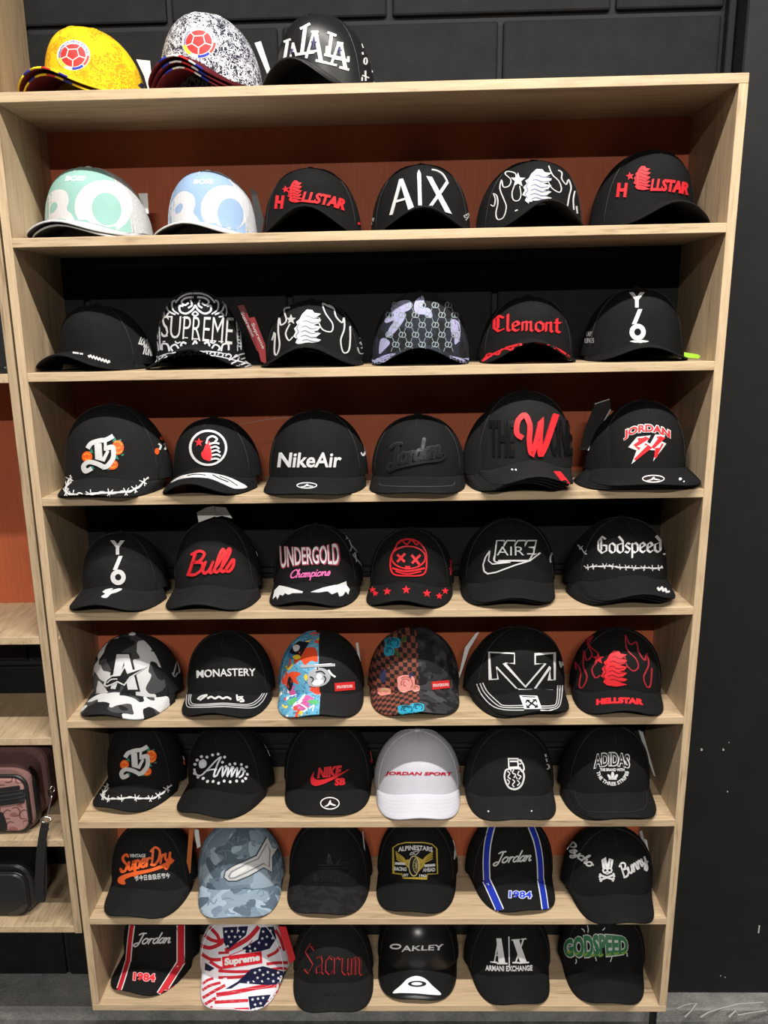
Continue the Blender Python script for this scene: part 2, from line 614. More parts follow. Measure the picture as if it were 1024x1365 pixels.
GOTHIC = {
    'o': (.85, [[(.1, .8), (.1, .25), (.4, 0)], [(.1, .8), (.4, 1), (.7, .75)], [(.7, .8), (.7, .2), (.4, 0)]]),
    'l': (.48, [[(.15, 1.7), (.15, .15), (.35, 0)]]),
    'e': (.8, [[(.1, .8), (.1, .2), (.4, 0), (.65, .2)], [(.1, .8), (.4, 1), (.65, .75), (.2, .45)]]),
    'm': (1.12, [[(.1, .95), (.1, .05)], [(.1, .8), (.4, 1), (.45, .85), (.45, .05)], [(.45, .8), (.75, 1), (.8, .85), (.8, .15), (.95, 0)]]),
    'n': (.8, [[(.1, .95), (.1, .05)], [(.1, .8), (.45, 1), (.5, .85), (.5, .15), (.65, 0)]]),
    't': (.55, [[(.2, 1.4), (.2, .15), (.45, 0)], [(0, 1), (.5, 1)]]),
    'C': (1.1, [[(.9, 1.35), (.5, 1.6), (.1, 1.2), (.1, .4), (.5, 0), (.95, .25)], [(.42, 1.4), (.42, .3)]]),
    'G': (1.2, [[(.9, 1.4), (.5, 1.65), (.1, 1.2), (.1, .4), (.5, 0), (.95, .25)], [(.42, 1.4), (.42, .3)], [(.6, .8), (.98, .75), (.98, .2)]]),
    'd': (.85, [[(.1, .8), (.1, .2), (.4, 0)], [(.25, 1.65), (.7, 1.15), (.7, .2), (.4, 0)], [(.1, .8), (.6, .95)]]),
    's': (.72, [[(.6, .85), (.35, 1), (.1, .75), (.6, .35), (.35, 0), (.05, .15)]]),
    'p': (.85, [[(.1, .95), (.1, -.5)], [(.1, .75), (.45, 1), (.7, .75), (.7, .2), (.4, 0), (.15, .15)]]),
    'a': (.82, [[(.1, .9), (.5, 1), (.6, .8), (.6, .1), (.75, 0)], [(.6, .55), (.1, .35), (.15, .05), (.55, .15)]]),
    'c': (.75, [[(.65, .85), (.4, 1), (.1, .75), (.1, .2), (.4, 0), (.7, .2)]]),
    'r': (.68, [[(.1, .95), (.1, .05)], [(.1, .75), (.4, 1), (.6, .85)]]),
    'u': (.82, [[(.1, .95), (.1, .2), (.35, 0), (.6, .2)], [(.6, .95), (.6, .15), (.75, 0)]]),
    'S': (1.0, [[(.85, 1.35), (.45, 1.65), (.1, 1.25), (.8, .55), (.4, 0), (.05, .25)]]),
}


def warp(u, v, o):
    """unit box (u, v in -1..1, v up) -> offset in pixels (y down)"""
    w, h = o['w'], o['h']
    x = u * w / 2 + o.get('shear', 0) * v * h / 2
    y = -v * h / 2 * (1 + o.get('flare', 0) * u * u + o.get('grow', 0) * u)
    y += o.get('bow', 0) * u * u
    a = radians(o.get('rot', 0))
    return Vector((x * cos(a) - y * sin(a) + o['x'], x * sin(a) + y * cos(a) + o['y']))


def pen_text(font, txt, o, pen, nib):
    strokes, x = [], 0.0
    for ch in txt:
        if ch == ' ':
            x += .6
            continue
        adv, st = font[ch]
        for s in st:
            strokes.append([(x + p[0], p[1]) for p in s])
        x += adv
    xs = [p[0] for s in strokes for p in s]
    ys = [p[1] for s in strokes for p in s]
    x0, x1, y0, y1 = min(xs), max(xs), min(ys), max(ys)
    res = []
    for s in strokes:
        P = [warp((p[0] - x0) / (x1 - x0) * 2 - 1, (p[1] - y0) / (y1 - y0) * 2 - 1, o) for p in s]
        if nib:
            n = Vector((cos(radians(-38)), sin(radians(-38)))) * pen * .5
            for a, b in zip(P, P[1:]):
                res.append(([a - n, a + n, b + n, b - n], [(0, 1, 2, 3)]))
            res.append(ribbon(P, pen * .42))
        else:
            res.append(ribbon(catmull(P, 5), pen))
            for e in (P[0], P[-1]):
                res.append(poly([e + Vector((cos(k * pi / 4), sin(k * pi / 4))) * pen * .5 for k in range(8)]))
    return res


def shape(s):
    k = s[0]
    opt = s[-1] if isinstance(s[-1], dict) else {}
    if k == 't':
        o = dict(opt, x=s[2], y=s[3], w=s[4], h=s[5])
        vs, fs = text2d(s[1], opt.get('bold', 0.0))
        return [([warp(v.x, v.y, o) for v in vs], fs)]
    if k == 'ta':                       # text around a circle: txt, cx, cy, radius, a0, a1, height (degrees, clockwise from up)
        vs, fs = text2d(s[1], opt.get('bold', 0.0))
        cx, cy, r, a0, a1, h = s[2:8]
        sg = 1 if a1 > a0 else -1
        out = []
        for v in vs:
            a = radians(a0 + (a1 - a0) * (v.x + 1) / 2)
            rr = r + sg * v.y * h / 2
            out.append(Vector((cx + rr * sin(a), cy - rr * cos(a))))
        return [(out, fs)]
    if k == 's':
        return [ribbon(catmull(s[1], 6), s[2], taper=opt.get('taper', 0))]
    if k == 'sc':
        return [ribbon(catmull(s[1], 6, True), s[2], True)]
    if k == 'l':
        return [ribbon(s[1], s[2])]
    if k == 'lc':
        return [ribbon(s[1], s[2], True)]
    if k == 'p':
        return [poly(s[1])]
    if k == 'ps':
        return [poly(catmull(s[1], 5, True))]
    if k == 'e':
        a = radians(opt.get('rot', 0))
        return [poly([(s[1] + s[3] * cos(t) * cos(a) - s[4] * sin(t) * sin(a), s[2] + s[3] * cos(t) * sin(a) + s[4] * sin(t) * cos(a)) for t in [i * 2 * pi / 24 for i in range(24)]])]
    if k == 'r':
        return [ribbon([(s[1] + s[3] * cos(t), s[2] + s[4] * sin(t)) for t in [i * 2 * pi / 32 for i in range(32)]], s[5], True)]
    if k == 'star':
        n = 5
        return [poly([(s[1] + s[3] * (1 if i % 2 == 0 else .42) * sin(i * pi / n + radians(opt.get('rot', 0))), s[2] - s[3] * (1 if i % 2 == 0 else .42) * cos(i * pi / n + radians(opt.get('rot', 0)))) for i in range(2 * n)])]
    if k == 'script':
        return pen_text(SCRIPT, s[1], dict(opt, x=s[2], y=s[3], w=s[4], h=s[5]), s[6], False)
    if k == 'gothic':
        return pen_text(GOTHIC, s[1], dict(opt, x=s[2], y=s[3], w=s[4], h=s[5]), s[6], True)
    raise ValueError(k)


def lay(root, bvh, name, mat, shapes, K, h=.0012, cell=4.5, far=None, parent=None):
    """shapes (in crop coordinates K = x0, y0, scale) are laid on the surface the bvh holds and given thickness h"""
    bm = bmesh.new()
    for s in shapes:
        for vs, fs in shape(s):
            bv = [bm.verts.new((K[0] + v[0] / K[2], K[1] + v[1] / K[2], 0)) for v in vs]
            for f in fs:
                try:
                    bm.faces.new([bv[i] for i in f])
                except ValueError:
                    pass
    xs = [v.co.x for v in bm.verts]
    ys = [v.co.y for v in bm.verts]
    for ax, lo, hi in ((0, min(xs), max(xs)), (1, min(ys), max(ys))):
        n = int((hi - lo) / cell)
        for i in range(1, n + 1):
            c = Vector((0, 0, 0)); c[ax] = lo + (hi - lo) * i / (n + 1)
            nn = Vector((0, 0, 0)); nn[ax] = 1
            bmesh.ops.bisect_plane(bm, geom=bm.verts[:] + bm.edges[:] + bm.faces[:], plane_co=c, plane_no=nn, dist=1e-5)
    for f in bm.faces:
        f.normal_update()
        if f.normal.z > 0:              # pixel y runs down
            f.normal_flip()
    base, top = {}, {}
    inv = root.matrix_world.inverted()
    for v in bm.verts:
        d = ray(v.co.x, v.co.y).normalized()
        hit, nor, _, _ = bvh.ray_cast(CAM, d)
        if hit is None or (far and (hit - CAM).length > far):
            p = CAM + d * (Vector(root['mid']) - CAM).dot(d)
            hit, nor, _, _ = bvh.find_nearest(p)
        if nor.dot(d) > 0:
            nor = -nor
        base[v] = inv @ (hit - nor * .0006)
        top[v] = inv @ (hit + nor * h)
    verts, faces, sm = [], [], []
    idx = {}
    for f in bm.faces:
        q = []
        for v in f.verts:
            if v not in idx:
                idx[v] = len(verts)
                verts.append(top[v])
            q.append(idx[v])
        faces.append(tuple(q))
    for e in bm.edges:
        if len(e.link_faces) == 1:
            a, b = e.verts
            n = len(verts)
            verts += [top[a], top[b], base[b], base[a]]
            faces.append((n, n + 1, n + 2, n + 3))
    bm.free()
    return mesh_obj(name, verts, faces, mat, parent or root)


def slab(root, name, mat, pts, K, y, th=.0008):
    """a flat card standing at depth y; outline in crop coordinates"""
    inv = root.matrix_world.inverted()
    P = [on_plane(K[0] + a / K[2], K[1] + b / K[2], 1, y) for a, b in pts]
    n = len(P)
    vs = [inv @ p for p in P] + [inv @ (p + Vector((0.0, th, 0))) for p in P]
    fs = [tuple(range(n)), tuple(range(2 * n - 1, n - 1, -1))] + [(i, n + i, n + (i + 1) % n, (i + 1) % n) for i in range(n)]
    return mesh_obj(name, vs, fs, mat, root)


def tube(pts, r, n=8, closed=False):
    P = [Vector(p) for p in pts]
    N = len(P)
    vs, fs = [], []
    for i in range(N):
        a = P[i - 1] if (closed or i > 0) else P[i]
        b = P[(i + 1) % N] if (closed or i < N - 1) else P[i]
        d = (b - a)
        d = d.normalized() if d.length > 1e-9 else Vector((0, 0, 1))
        u = d.cross(Vector((0, 0, 1)))
        if u.length < .05:
            u = d.cross(Vector((1, 0, 0)))
        u.normalize()
        w = d.cross(u)
        for k in range(n):
            t = 2 * pi * k / n
            vs.append(P[i] + (u * cos(t) + w * sin(t)) * r)
    for i in range(N if closed else N - 1):
        j = (i + 1) % N
        for k in range(n):
            fs.append((i * n + k, i * n + (k + 1) % n, j * n + (k + 1) % n, j * n + k))
    if not closed:
        fs.append(tuple(range(n - 1, -1, -1)))
        fs.append(tuple((N - 1) * n + k for k in range(n)))
    return vs, fs


# ---------------------------------------------------------------- caps
def arch(t):
    t = min(1.0, abs(t) / .95)
    return sin(t * pi / 2) ** 2 * .75 + .25 * t * t if t < 1 else 1.0


def make_cap(x, y0, yaw, a, wb, H, Lb, ha, zb, label, crown_mat, side_mat, brim_mat, under_mat, seam=True, nf=2.7, button_mat=None, edge=None, group=None, sl=.008, lean=0.0, seam_mat=None):
    bf, bb = .088, .080
    yc = Lb + bf
    bb = min(bb, D - .006 - (y0 + yc))
    nb, thm = 2.2, radians(78)
    root = empty('baseball_cap', (x, y0 + yc, zb), radians(yaw), label, 'cap', group or 'caps on the oak shelves')
    root['mid'] = (x, y0 + yc, zb + H * .6)

    def rim(th):
        xx = a * sin(th)
        if abs(th) <= thm:
            return max(ha + sl - ha * arch(xx / wb), .001)
        zm = max(ha + sl - ha * arch(a * sin(thm) / wb), .001)
        return zm * (1 - (abs(th) - thm) / (pi - thm)) + .001

    def cpt(th, u, out=0.0):
        c = cos(th)
        w = .5 + .5 * c
        n = nb + (nf - nb) * w * w
        R = max(cos(u), 0.0) ** (2 / n)
        Z = max(sin(u), 0.0) ** (2 / n)
        b = bf if c > 0 else bb
        r = rim(th)
        return Vector(((a + out) * R * sin(th) * (1 - .04 * Z), -(b + out) * R * c - lean * Z * Z, r + (H + out - r) * Z))
    NTH, NU = 64, 22
    vs, fs, mi = [], [], []
    for j in range(NU):
        u = (j / NU) ** .9 * pi / 2
        for i in range(NTH):
            vs.append(cpt(-pi + 2 * pi * i / NTH, u))
    vs.append(Vector((0, -lean, H)))
    apex = len(vs) - 1
    front = radians(64)
    for j in range(NU):
        for i in range(NTH):
            i2 = (i + 1) % NTH
            thc = -pi + 2 * pi * (i + .5) / NTH
            if j < NU - 1:
                fs.append((j * NTH + i, j * NTH + i2, (j + 1) * NTH + i2, (j + 1) * NTH + i))
            else:
                fs.append((j * NTH + i, j * NTH + i2, apex))
            mi.append(0 if abs(thc) < front else 1)
    crown = mesh_obj('crown', vs, fs, None, root, True, [crown_mat, side_mat], mi)
    # brim
    NQ, NV = 36, 8
    ym = -bf * cos(thm)

    def bpt(q, v, dz=0.0):
        th = q * thm
        xi, yi = a * sin(th) * .985, -bf * .985 * cos(th)
        al = q * pi / 2
        s_, c_ = abs(sin(al)) ** (2 / 2.7), abs(cos(al)) ** (2 / 2.7)
        xo = math.copysign(wb * s_, q) if q else 0.0
        yo = ym - (ym + yc) * c_
        xx, yy = xi + (xo - xi) * v, yi + (yo - yi) * v
        return Vector((xx, yy, max(ha + sl * (1 - v) - ha * arch(xx / wb) - .0034 * (1 - v) ** 2, 0) + dz))
    tv, bvn, bf_, m2 = [], [], [], []
    th_ = .0032
    for v in range(NV + 1):
        for q in range(NQ + 1):
            tv.append(bpt(-1 + 2 * q / NQ, v / NV, th_))
    n0 = len(tv)
    for v in range(NV + 1):
        for q in range(NQ + 1):
            tv.append(bpt(-1 + 2 * q / NQ, v / NV, 0))
    w_ = NQ + 1
    for v in range(NV):
        for q in range(NQ):
            k = v * w_ + q
            bf_.append((k, k + w_, k + w_ + 1, k + 1)); m2.append(0)
            bf_.append((n0 + k, n0 + k + 1, n0 + k + w_ + 1, n0 + k + w_)); m2.append(1)
    for q in range(NQ):
        k = NV * w_ + q
        bf_.append((k, n0 + k, n0 + k + 1, k + 1)); m2.append(0)
    brim = mesh_obj('brim', tv, bf_, None, root, True, [brim_mat, under_mat], m2)
    if edge:
        for q0, q1, em in edge:
            n = max(2, int((q1 - q0) * 20))
            p = [bpt(q0 + (q1 - q0) * i / n, 1.0, .0016) for i in range(n + 1)]
            e = tube(p, .0016, 6)
            mesh_obj('brim_piping', e[0], e[1], em, brim, True)
    if seam:
        # button, panel seams and rows of visor stitching
        bm = bmesh.new()
        bmesh.ops.create_uvsphere(bm, u_segments=14, v_segments=8, radius=.0075)
        for v in bm.verts:
            v.co.z = v.co.z * .5 + H + .0005
            v.co.y -= lean
        bm_obj('button', bm, button_mat or side_mat, crown, True)
        sv, sf = [], []
        for deg, u0 in ((0, .62), (64, 0), (-64, 0), (122, 0), (-122, 0), (180, .3)):
            e = tube([cpt(radians(deg), (u0 + (1 - u0) * i / 12) * pi / 2 * .995, .0002) for i in range(13)], .0009, 5)
            sf += [tuple(k + len(sv) for k in f) for f in e[1]]
            sv += e[0]
        mesh_obj('panel_seam', sv, sf, seam_mat or side_mat, crown, True)
        sv, sf = [], []
        for v in (.30, .45, .60, .75, .90):
            p = [bpt(-.86 + 1.72 * i / 24, v, th_ + .0001) for i in range(25)]
            e = tube(p, .00035, 4)
            sf += [tuple(k + len(sv) for k in f) for f in e[1]]
            sv += e[0]
        mesh_obj('visor_stitching', sv, sf, brim_mat, brim, True)
    M = root.matrix_world
    VC, VB = [M @ v for v in vs], [M @ v for v in tv]
    FC = [tuple(f) for f in fs]
    top = [f for f, m in zip(bf_, m2) if m == 0]
    both = BVHTree.FromPolygons(VC + VB, FC + [tuple(k + len(VC) for k in f) for f in bf_])
    return root, {'both': both, 'crown': BVHTree.FromPolygons(VC, FC), 'brim': BVHTree.FromPolygons(VC + VB, FC + [tuple(k + len(VC) for k in f) for f in top])}, crown, brim


CAPS = {
(0,0):(0.1382,0.0048,-20.5,0.0867,0.0854,0.1146,0.0685,0.028,0.008),
(0,1):(0.3444,0.0048,-15.4,0.0892,0.0774,0.1226,0.0629,0.033,0.014),
(0,2):(0.5411,0.0043,-19.2,0.0885,0.0827,0.1314,0.0674,0.040,0.000),
(1,0):(0.1202,0.0039,-13.0,0.0971,0.0908,0.1196,0.0726,0.019,0.006),
(1,1):(0.3324,0.0046,-10.2,0.0826,0.0846,0.1149,0.0702,0.018,0.000),
(1,2):(0.5117,0.0044,-1.0,0.0886,0.0852,0.1157,0.0717,0.040,0.000),
(1,3):(0.7075,0.0044,-0.3,0.0898,0.0847,0.1174,0.0714,0.034,0.000),
(1,4):(0.9019,0.0043,4.8,0.0949,0.0821,0.1185,0.0691,0.040,0.000),
(1,5):(1.1030,0.0039,9.3,0.0926,0.0891,0.1306,0.0714,0.034,0.000),
(2,0):(0.1136,0.0039,-15.7,0.0877,0.0909,0.1146,0.0735,0.028,0.000),
(2,1):(0.2934,0.0039,2.9,0.0828,0.0957,0.1346,0.0693,0.034,0.000),
(2,2):(0.5078,0.0038,-1.7,0.0926,0.0937,0.1150,0.0699,0.034,0.000),
(2,3):(0.7076,0.0039,-2.5,0.0911,0.0891,0.1249,0.0698,0.030,0.000),
(2,4):(0.9042,0.0041,-2.9,0.0869,0.0863,0.1142,0.0699,0.036,0.000),
(2,5):(1.1003,0.0040,-2.9,0.0919,0.0889,0.1240,0.0687,0.024,0.000),
(3,0):(0.1316,-0.0403,-8.4,0.1029,0.0884,0.1555,0.0668,0.011,0.000),
(3,1):(0.3201,-0.0313,-10.2,0.0837,0.0825,0.1278,0.0635,0.025,0.000),
(3,2):(0.5125,-0.0362,-6.7,0.0947,0.0935,0.1381,0.0650,0.006,0.000),
(3,3):(0.7019,-0.0407,-5.2,0.0884,0.0887,0.1283,0.0610,0.006,0.000),
(3,4):(0.8924,-0.0578,3.5,0.0956,0.0837,0.1567,0.0665,0.021,0.012),
(3,5):(1.1137,-0.0428,-4.1,0.0848,0.1023,0.1400,0.0640,0.007,0.008),
(4,0):(0.1229,-0.0249,-7.0,0.0833,0.0876,0.1291,0.0618,0.021,0.000),
(4,1):(0.3068,-0.0284,-5.3,0.0865,0.0881,0.1513,0.0668,0.021,0.000),
(4,2):(0.5033,-0.0081,-6.6,0.0898,0.0861,0.1345,0.0667,0.019,0.000),
(4,3):(0.6902,-0.0171,-8.8,0.0833,0.0826,0.1277,0.0626,0.021,0.000),
(4,4):(0.8785,-0.0172,-1.2,0.0932,0.0871,0.1380,0.0666,0.019,0.005),
(4,5):(1.0914,-0.0278,4.4,0.0939,0.0899,0.1357,0.0646,0.021,0.010),
(5,0):(0.1264,-0.0210,-11.9,0.0920,0.0871,0.1358,0.0655,0.019,0.000),
(5,1):(0.3188,-0.0189,-5.1,0.0901,0.0870,0.1397,0.0645,0.021,0.000),
(5,2):(0.5042,-0.0200,0.7,0.0884,0.0865,0.1385,0.0640,0.017,0.000),
(5,3):(0.6929,-0.0115,2.1,0.0940,0.0897,0.1398,0.0653,0.017,0.000),
(5,4):(0.8982,-0.0283,11.6,0.1006,0.0859,0.1405,0.0636,0.017,0.006),
(5,5):(1.1007,-0.0218,-4.4,0.0907,0.0868,0.1404,0.0606,0.021,0.000),
(6,0):(0.1184,0.0217,-17.3,0.0842,0.0794,0.1349,0.0647,0.015,0.000),
(6,1):(0.3051,-0.0074,-17.5,0.0924,0.0852,0.1352,0.0662,0.017,0.000),
(6,2):(0.5125,0.0103,-1.5,0.0968,0.0907,0.1350,0.0646,0.007,0.000),
(6,3):(0.7005,-0.0204,0.5,0.0916,0.0869,0.1402,0.0651,0.015,0.000),
(6,4):(0.8901,-0.0252,2.0,0.0948,0.0902,0.1350,0.0597,0.015,0.000),
(6,5):(1.0911,-0.0305,2.7,0.0916,0.0878,0.1351,0.0674,0.015,0.005),
(7,0):(0.1245,-0.0199,-6.6,0.0939,0.0877,0.1352,0.0692,0.017,0.000),
(7,1):(0.3147,-0.0195,2.9,0.0950,0.0893,0.1351,0.0709,0.015,0.000),
(7,2):(0.5109,-0.0063,-4.4,0.0920,0.0883,0.1350,0.0682,0.015,0.000),
(7,3):(0.7022,-0.0005,-6.3,0.0890,0.0859,0.1350,0.0726,0.015,0.000),
(7,4):(0.9021,0.0033,7.3,0.0965,0.0840,0.1350,0.0693,0.015,0.000),
(7,5):(1.1053,-0.0453,2.7,0.0970,0.0810,0.1353,0.0701,0.019,0.000),
(8,0):(0.1175,0.0136,-16.3,0.0856,0.0809,0.1350,0.0663,0.017,0.000),
(8,1):(0.3152,-0.0356,-3.9,0.1029,0.0879,0.1353,0.0716,0.015,0.000),
(8,2):(0.5131,-0.0429,2.2,0.0892,0.0883,0.1350,0.0645,0.017,0.000),
(8,3):(0.7030,-0.0011,-3.7,0.0918,0.0882,0.1350,0.0687,0.015,0.000),
(8,4):(0.9006,-0.0166,3.9,0.0969,0.0834,0.1350,0.0654,0.017,0.000),
(8,5):(1.1126,-0.0142,-3.7,0.0951,0.0849,0.1353,0.0722,0.017,0.000),
}
BLK = fabric(BLACK)
CHR = fabric(COAL)
MESHB = mesh_cloth((.010, .010, .011))
NAVY = (.012, .018, .075)
BLUE = (.018, .035, .42)
MAROON = fabric((.10, .006, .012))
DK = thread((.006, .006, .007))
WT = thread(WHITE)
RD = thread(RED)
SEAM = thread((.016, .016, .017))
UND = fabric((.007, .007, .0075))

LABELS = {
    (0, 0): 'bright yellow cap with red football crest, on top of the unit',
    (0, 1): 'white cap with black scribble print and red football crest, on top of the unit',
    (0, 2): 'black leather cap with three overlapping white serif letter pairs, on top of the unit',
    (1, 0): 'mint green and white cap with giant letters across its front',
    (1, 1): 'light blue and white cap with giant letters across its front',
    (1, 2): 'black cap with red star and arched red lettering, beside the light blue cap',
    (1, 3): 'black cap with tall thin white letters A and X, on the top inner shelf',
    (1, 4): 'black cap with white flame outlines and flame head, on the top inner shelf',
    (1, 5): 'black cap with red star lettering, rightmost under the unit top',
    (2, 0): 'plain fronted black cap with white script along the brim, beside the ornament print cap',
    (2, 1): 'black cap covered in white scroll ornament with white capitals and red tags',
    (2, 2): 'black cap with white flame head and thin flame outlines, on the second inner shelf',
    (2, 3): 'dark monogram print cap with lavender patches',
    (2, 4): 'black cap with red gothic lettering and red lines on its brim',
    (2, 5): 'black cap with stacked white Y slash O and green tag beside it',
    (3, 0): 'tall black cap with gothic B and orange roses, beside the ring badge cap',
    (3, 1): 'black cap with white ring badge holding a red star and white brim leaf',
    (3, 2): 'black flat brim cap with bold white lettering and oval brim sticker',
    (3, 3): 'all black flat brim cap with raised black script',
    (3, 4): 'large black cap with big red script W over glossy black letters',
    (3, 5): 'black flat brim cap with red arched lettering and lightning shaped 23',
    (4, 0): 'black cap with stacked white Y slash O, beside the red slanted script cap',
    (4, 1): 'black cap with red slanted script under a grey card tag',
    (4, 2): 'black cap with flared white capitals, pink script and white wings on the brim',
    (4, 3): 'black cap with red outlined astronaut helmet and red stars on the brim',
    (4, 4): 'black cap with white outlined AIR lettering and tick',
    (4, 5): 'black cap with white gothic lettering above a line of barbed wire',
    (5, 0): 'black, grey and white camouflage cap with silver letter A',
    (5, 1): 'black cap with plain white capitals and triple lined brim',
    (5, 2): 'half graffiti print, half black cap with small red patch',
    (5, 3): 'half brown checked and half dark camouflage cap with roses and red patch',
    (5, 4): 'black cap with white outlined crossing arrows and triple lined brim',
    (5, 5): 'black cap with red flames and red lettering on the brim',
    (6, 0): 'shaded black cap with gothic B and roses, beside the dotted script cap',
    (6, 1): 'black cap with white script ringed by white dots',
    (6, 2): 'black cap with red tick and SB lettering and round brim sticker',
    (6, 3): 'plain white cap with thin red wide lettering',
    (6, 4): 'black cap with white outlined grenade',
    (6, 5): 'black cap with white outlined arched capitals above a trefoil',
    (7, 0): 'black cap with orange brush script and white characters below it',
    (7, 1): 'grey blue camouflage cap with large silver swoosh star',
    (7, 2): 'all black cap with black tone on tone print',
    (7, 3): 'black cap with gold winged wheel badge',
    (7, 4): 'black cap with two blue stripes and white script',
    (7, 5): 'black cap with white rabbit skull and crossbones between silver scripts',
    (8, 0): 'black cap with two red stripes and white script',
    (8, 1): 'stars and stripes flag print cap with red box patch',
    (8, 2): 'black cap with dark red gothic lettering and black cross on the brim',
    (8, 3): 'glossy black cap with white triangle on its brim',
    (8, 4): 'black cap with silver serif A and X over small capitals, bottom shelf',
    (8, 5): 'black cap with green spiky graffiti lettering',
}

STYLE = {   # crown front, crown sides, brim top, brim underside, button
    (0, 0): (pattern('yellow', 'crown'), pattern('yellow', 'crown'), pattern('yellow', 'brim'), MAROON, fabric((.9, .62, .02))),
    (0, 1): (pattern('marble', 'crown'), pattern('marble', 'crown'), MAROON, MAROON, fabric((.8, .8, .82))),
    (0, 2): (leather((.011, .011, .011), .38), leather((.010, .010, .010), .42), leather((.010, .010, .010), .42), UND, None),
    (1, 0): (fabric((.26, .46, .41)), mesh_cloth((.52, .53, .54)), fabric((.54, .56, .57)), fabric((.05, .05, .055)), fabric((.7, .7, .7))),
    (1, 1): (fabric((.27, .39, .58)), mesh_cloth((.52, .53, .56)), fabric((.55, .56, .55)), fabric((.05, .05, .055)), fabric((.7, .7, .7))),
    (2, 3): (pattern('monogram', 'crown'), pattern('monogram', 'crown'), pattern('monogram', 'brim'), UND, BLK),
    (3, 1): (BLK, BLK, BLK, fabric((.05, .05, .055)), None),
    (5, 0): (pattern('camo_bw', 'crown'), MESHB, pattern('camo_bw', 'brim'), UND, fabric((.5, .5, .5))),
    (5, 2): (pattern('graffiti', 'crown'), pattern('graffiti', 'crown'), pattern('graffiti', 'brim'), UND, BLK),
    (5, 3): (pattern('check', 'crown'), pattern('check', 'crown'), pattern('check', 'brim'), UND, BLK),
    (6, 3): (fabric((.54, .54, .595)), fabric((.52, .52, .575)), fabric((.52, .52, .575)), fabric((.30, .22, .42)), None),
    (7, 1): (pattern('camo_blue', 'crown'), pattern('camo_blue', 'crown'), pattern('camo_blue', 'brim'), UND, fabric((.2, .27, .34))),
    (7, 2): (BLK, BLK, pattern('camo_dark', 'brim'), UND, None),
    (8, 1): (fabric((.74, .74, .80)), fabric((.74, .74, .80)), fabric((.74, .74, .80)), UND, fabric((.5, .05, .05))),
    (8, 3): (leather((.010, .010, .010), .30), leather((.010, .010, .010), .34), leather((.008, .008, .008), .40), UND, None),
}
for k in ((3, 4), (4, 0), (4, 1), (3, 0), (6, 4), (7, 0), (8, 2)):
    STYLE[k] = (CHR, CHR, CHR, UND, None)
NEST = {    # caps stacked inside, seen by their brims: (dx, dy, dz, words)
    (0, 0): [(.004, .010, -.008, 'second yellow cap with maroon brim lining, nested under the yellow cap')],
    (0, 1): [(.003, .007, -.007, 'second scribble print cap nested under the white crested cap'), (.006, .014, -.014, 'lowest scribble print cap of the stack of three under the white crested cap')],
    (1, 0): [(.006, .008, -.006, 'second mint green cap with grey brim lining, nested under the mint cap')],
    (3, 4): [(-.006, .005, -.004, 'second black cap from the top in the big red W stack'), (-.012, .010, -.008, 'third black cap from the top in the big red W stack'), (-.018, .015, -.012, 'lowest black cap in the big red W stack')],
    (3, 5): [(-.008, .008, -.004, 'middle black cap of the lightning 23 stack'), (-.016, .014, -.008, 'lowest black cap of the lightning 23 stack')],
    (4, 4): [(-.006, .006, -.005, 'second black cap nested under the outlined AIR cap')],
    (4, 5): [(-.007, .006, -.005, 'middle black cap of the gothic barbed wire stack'), (-.013, .012, -.010, 'lowest black cap of the gothic barbed wire stack')],
    (5, 4): [(-.009, .006, -.006, 'second black cap nested under the crossing arrows cap')],
    (6, 5): [(-.008, .006, -.005, 'second black cap nested under the trefoil cap')],
}
Y_, B_, R_, W_ = (fabric((.9, .62, .02)), fabric((.02, .03, .30)), fabric((.65, .03, .03)), fabric((.8, .8, .8)))
EDGE = {
    (0, 0): [(-.98, -.16, Y_), (-.16, -.06, B_), (-.06, .03, Y_), (.03, .12, R_), (.12, .21, Y_), (.21, .31, B_), (.31, .98, Y_)],
    (0, 1): [(-.98, -.14, MAROON), (-.14, -.04, B_), (-.04, .05, W_), (.05, .16, R_), (.16, .24, W_), (.24, .34, B_), (.34, .98, MAROON)],
}
for k in ((6, 0), (6, 1), (6, 2), (6, 4), (6, 5)) + tuple((r, c) for r in (7, 8) for c in range(6)):
    q = list(CAPS[k]); q[5] = .150; CAPS[k] = tuple(q)
CAP = {}
for k, (x, y0, yaw, a, wb, H, Lb, ha, up) in CAPS.items():
    st = STYLE.get(k, (BLK, BLK, BLK, UND, None))
    zb = ZS[k[0]] + up
    CAP[k] = make_cap(x, y0, yaw, a, wb, H, Lb, ha, zb, LABELS[k], st[0], st[1], st[2], st[3], True, 2.7, st[4], EDGE.get(k), seam_mat=SEAM if st[0] in (BLK, CHR) else None, lean=.020 if k[0] < 3 else .008, sl=.008 if k[0] < 3 else .022)
    for dx, dy, dz, words in NEST.get(k, []):
        e = None
        if k == (0, 0): e = EDGE[k]
        if k == (0, 1): e = EDGE[k]
        n = len(NEST[k])
        make_cap(x + dx, y0 + dy, yaw, a - .004, wb - .0005, H - .006 + dz * .3, Lb, ha, zb + dz, words, st[0], st[1], st[2], st[3], False, 2.7, None, e, 'caps nested in stacks', lean=.020 if k[0] < 3 else .008, sl=.008 if k[0] < 3 else .022)


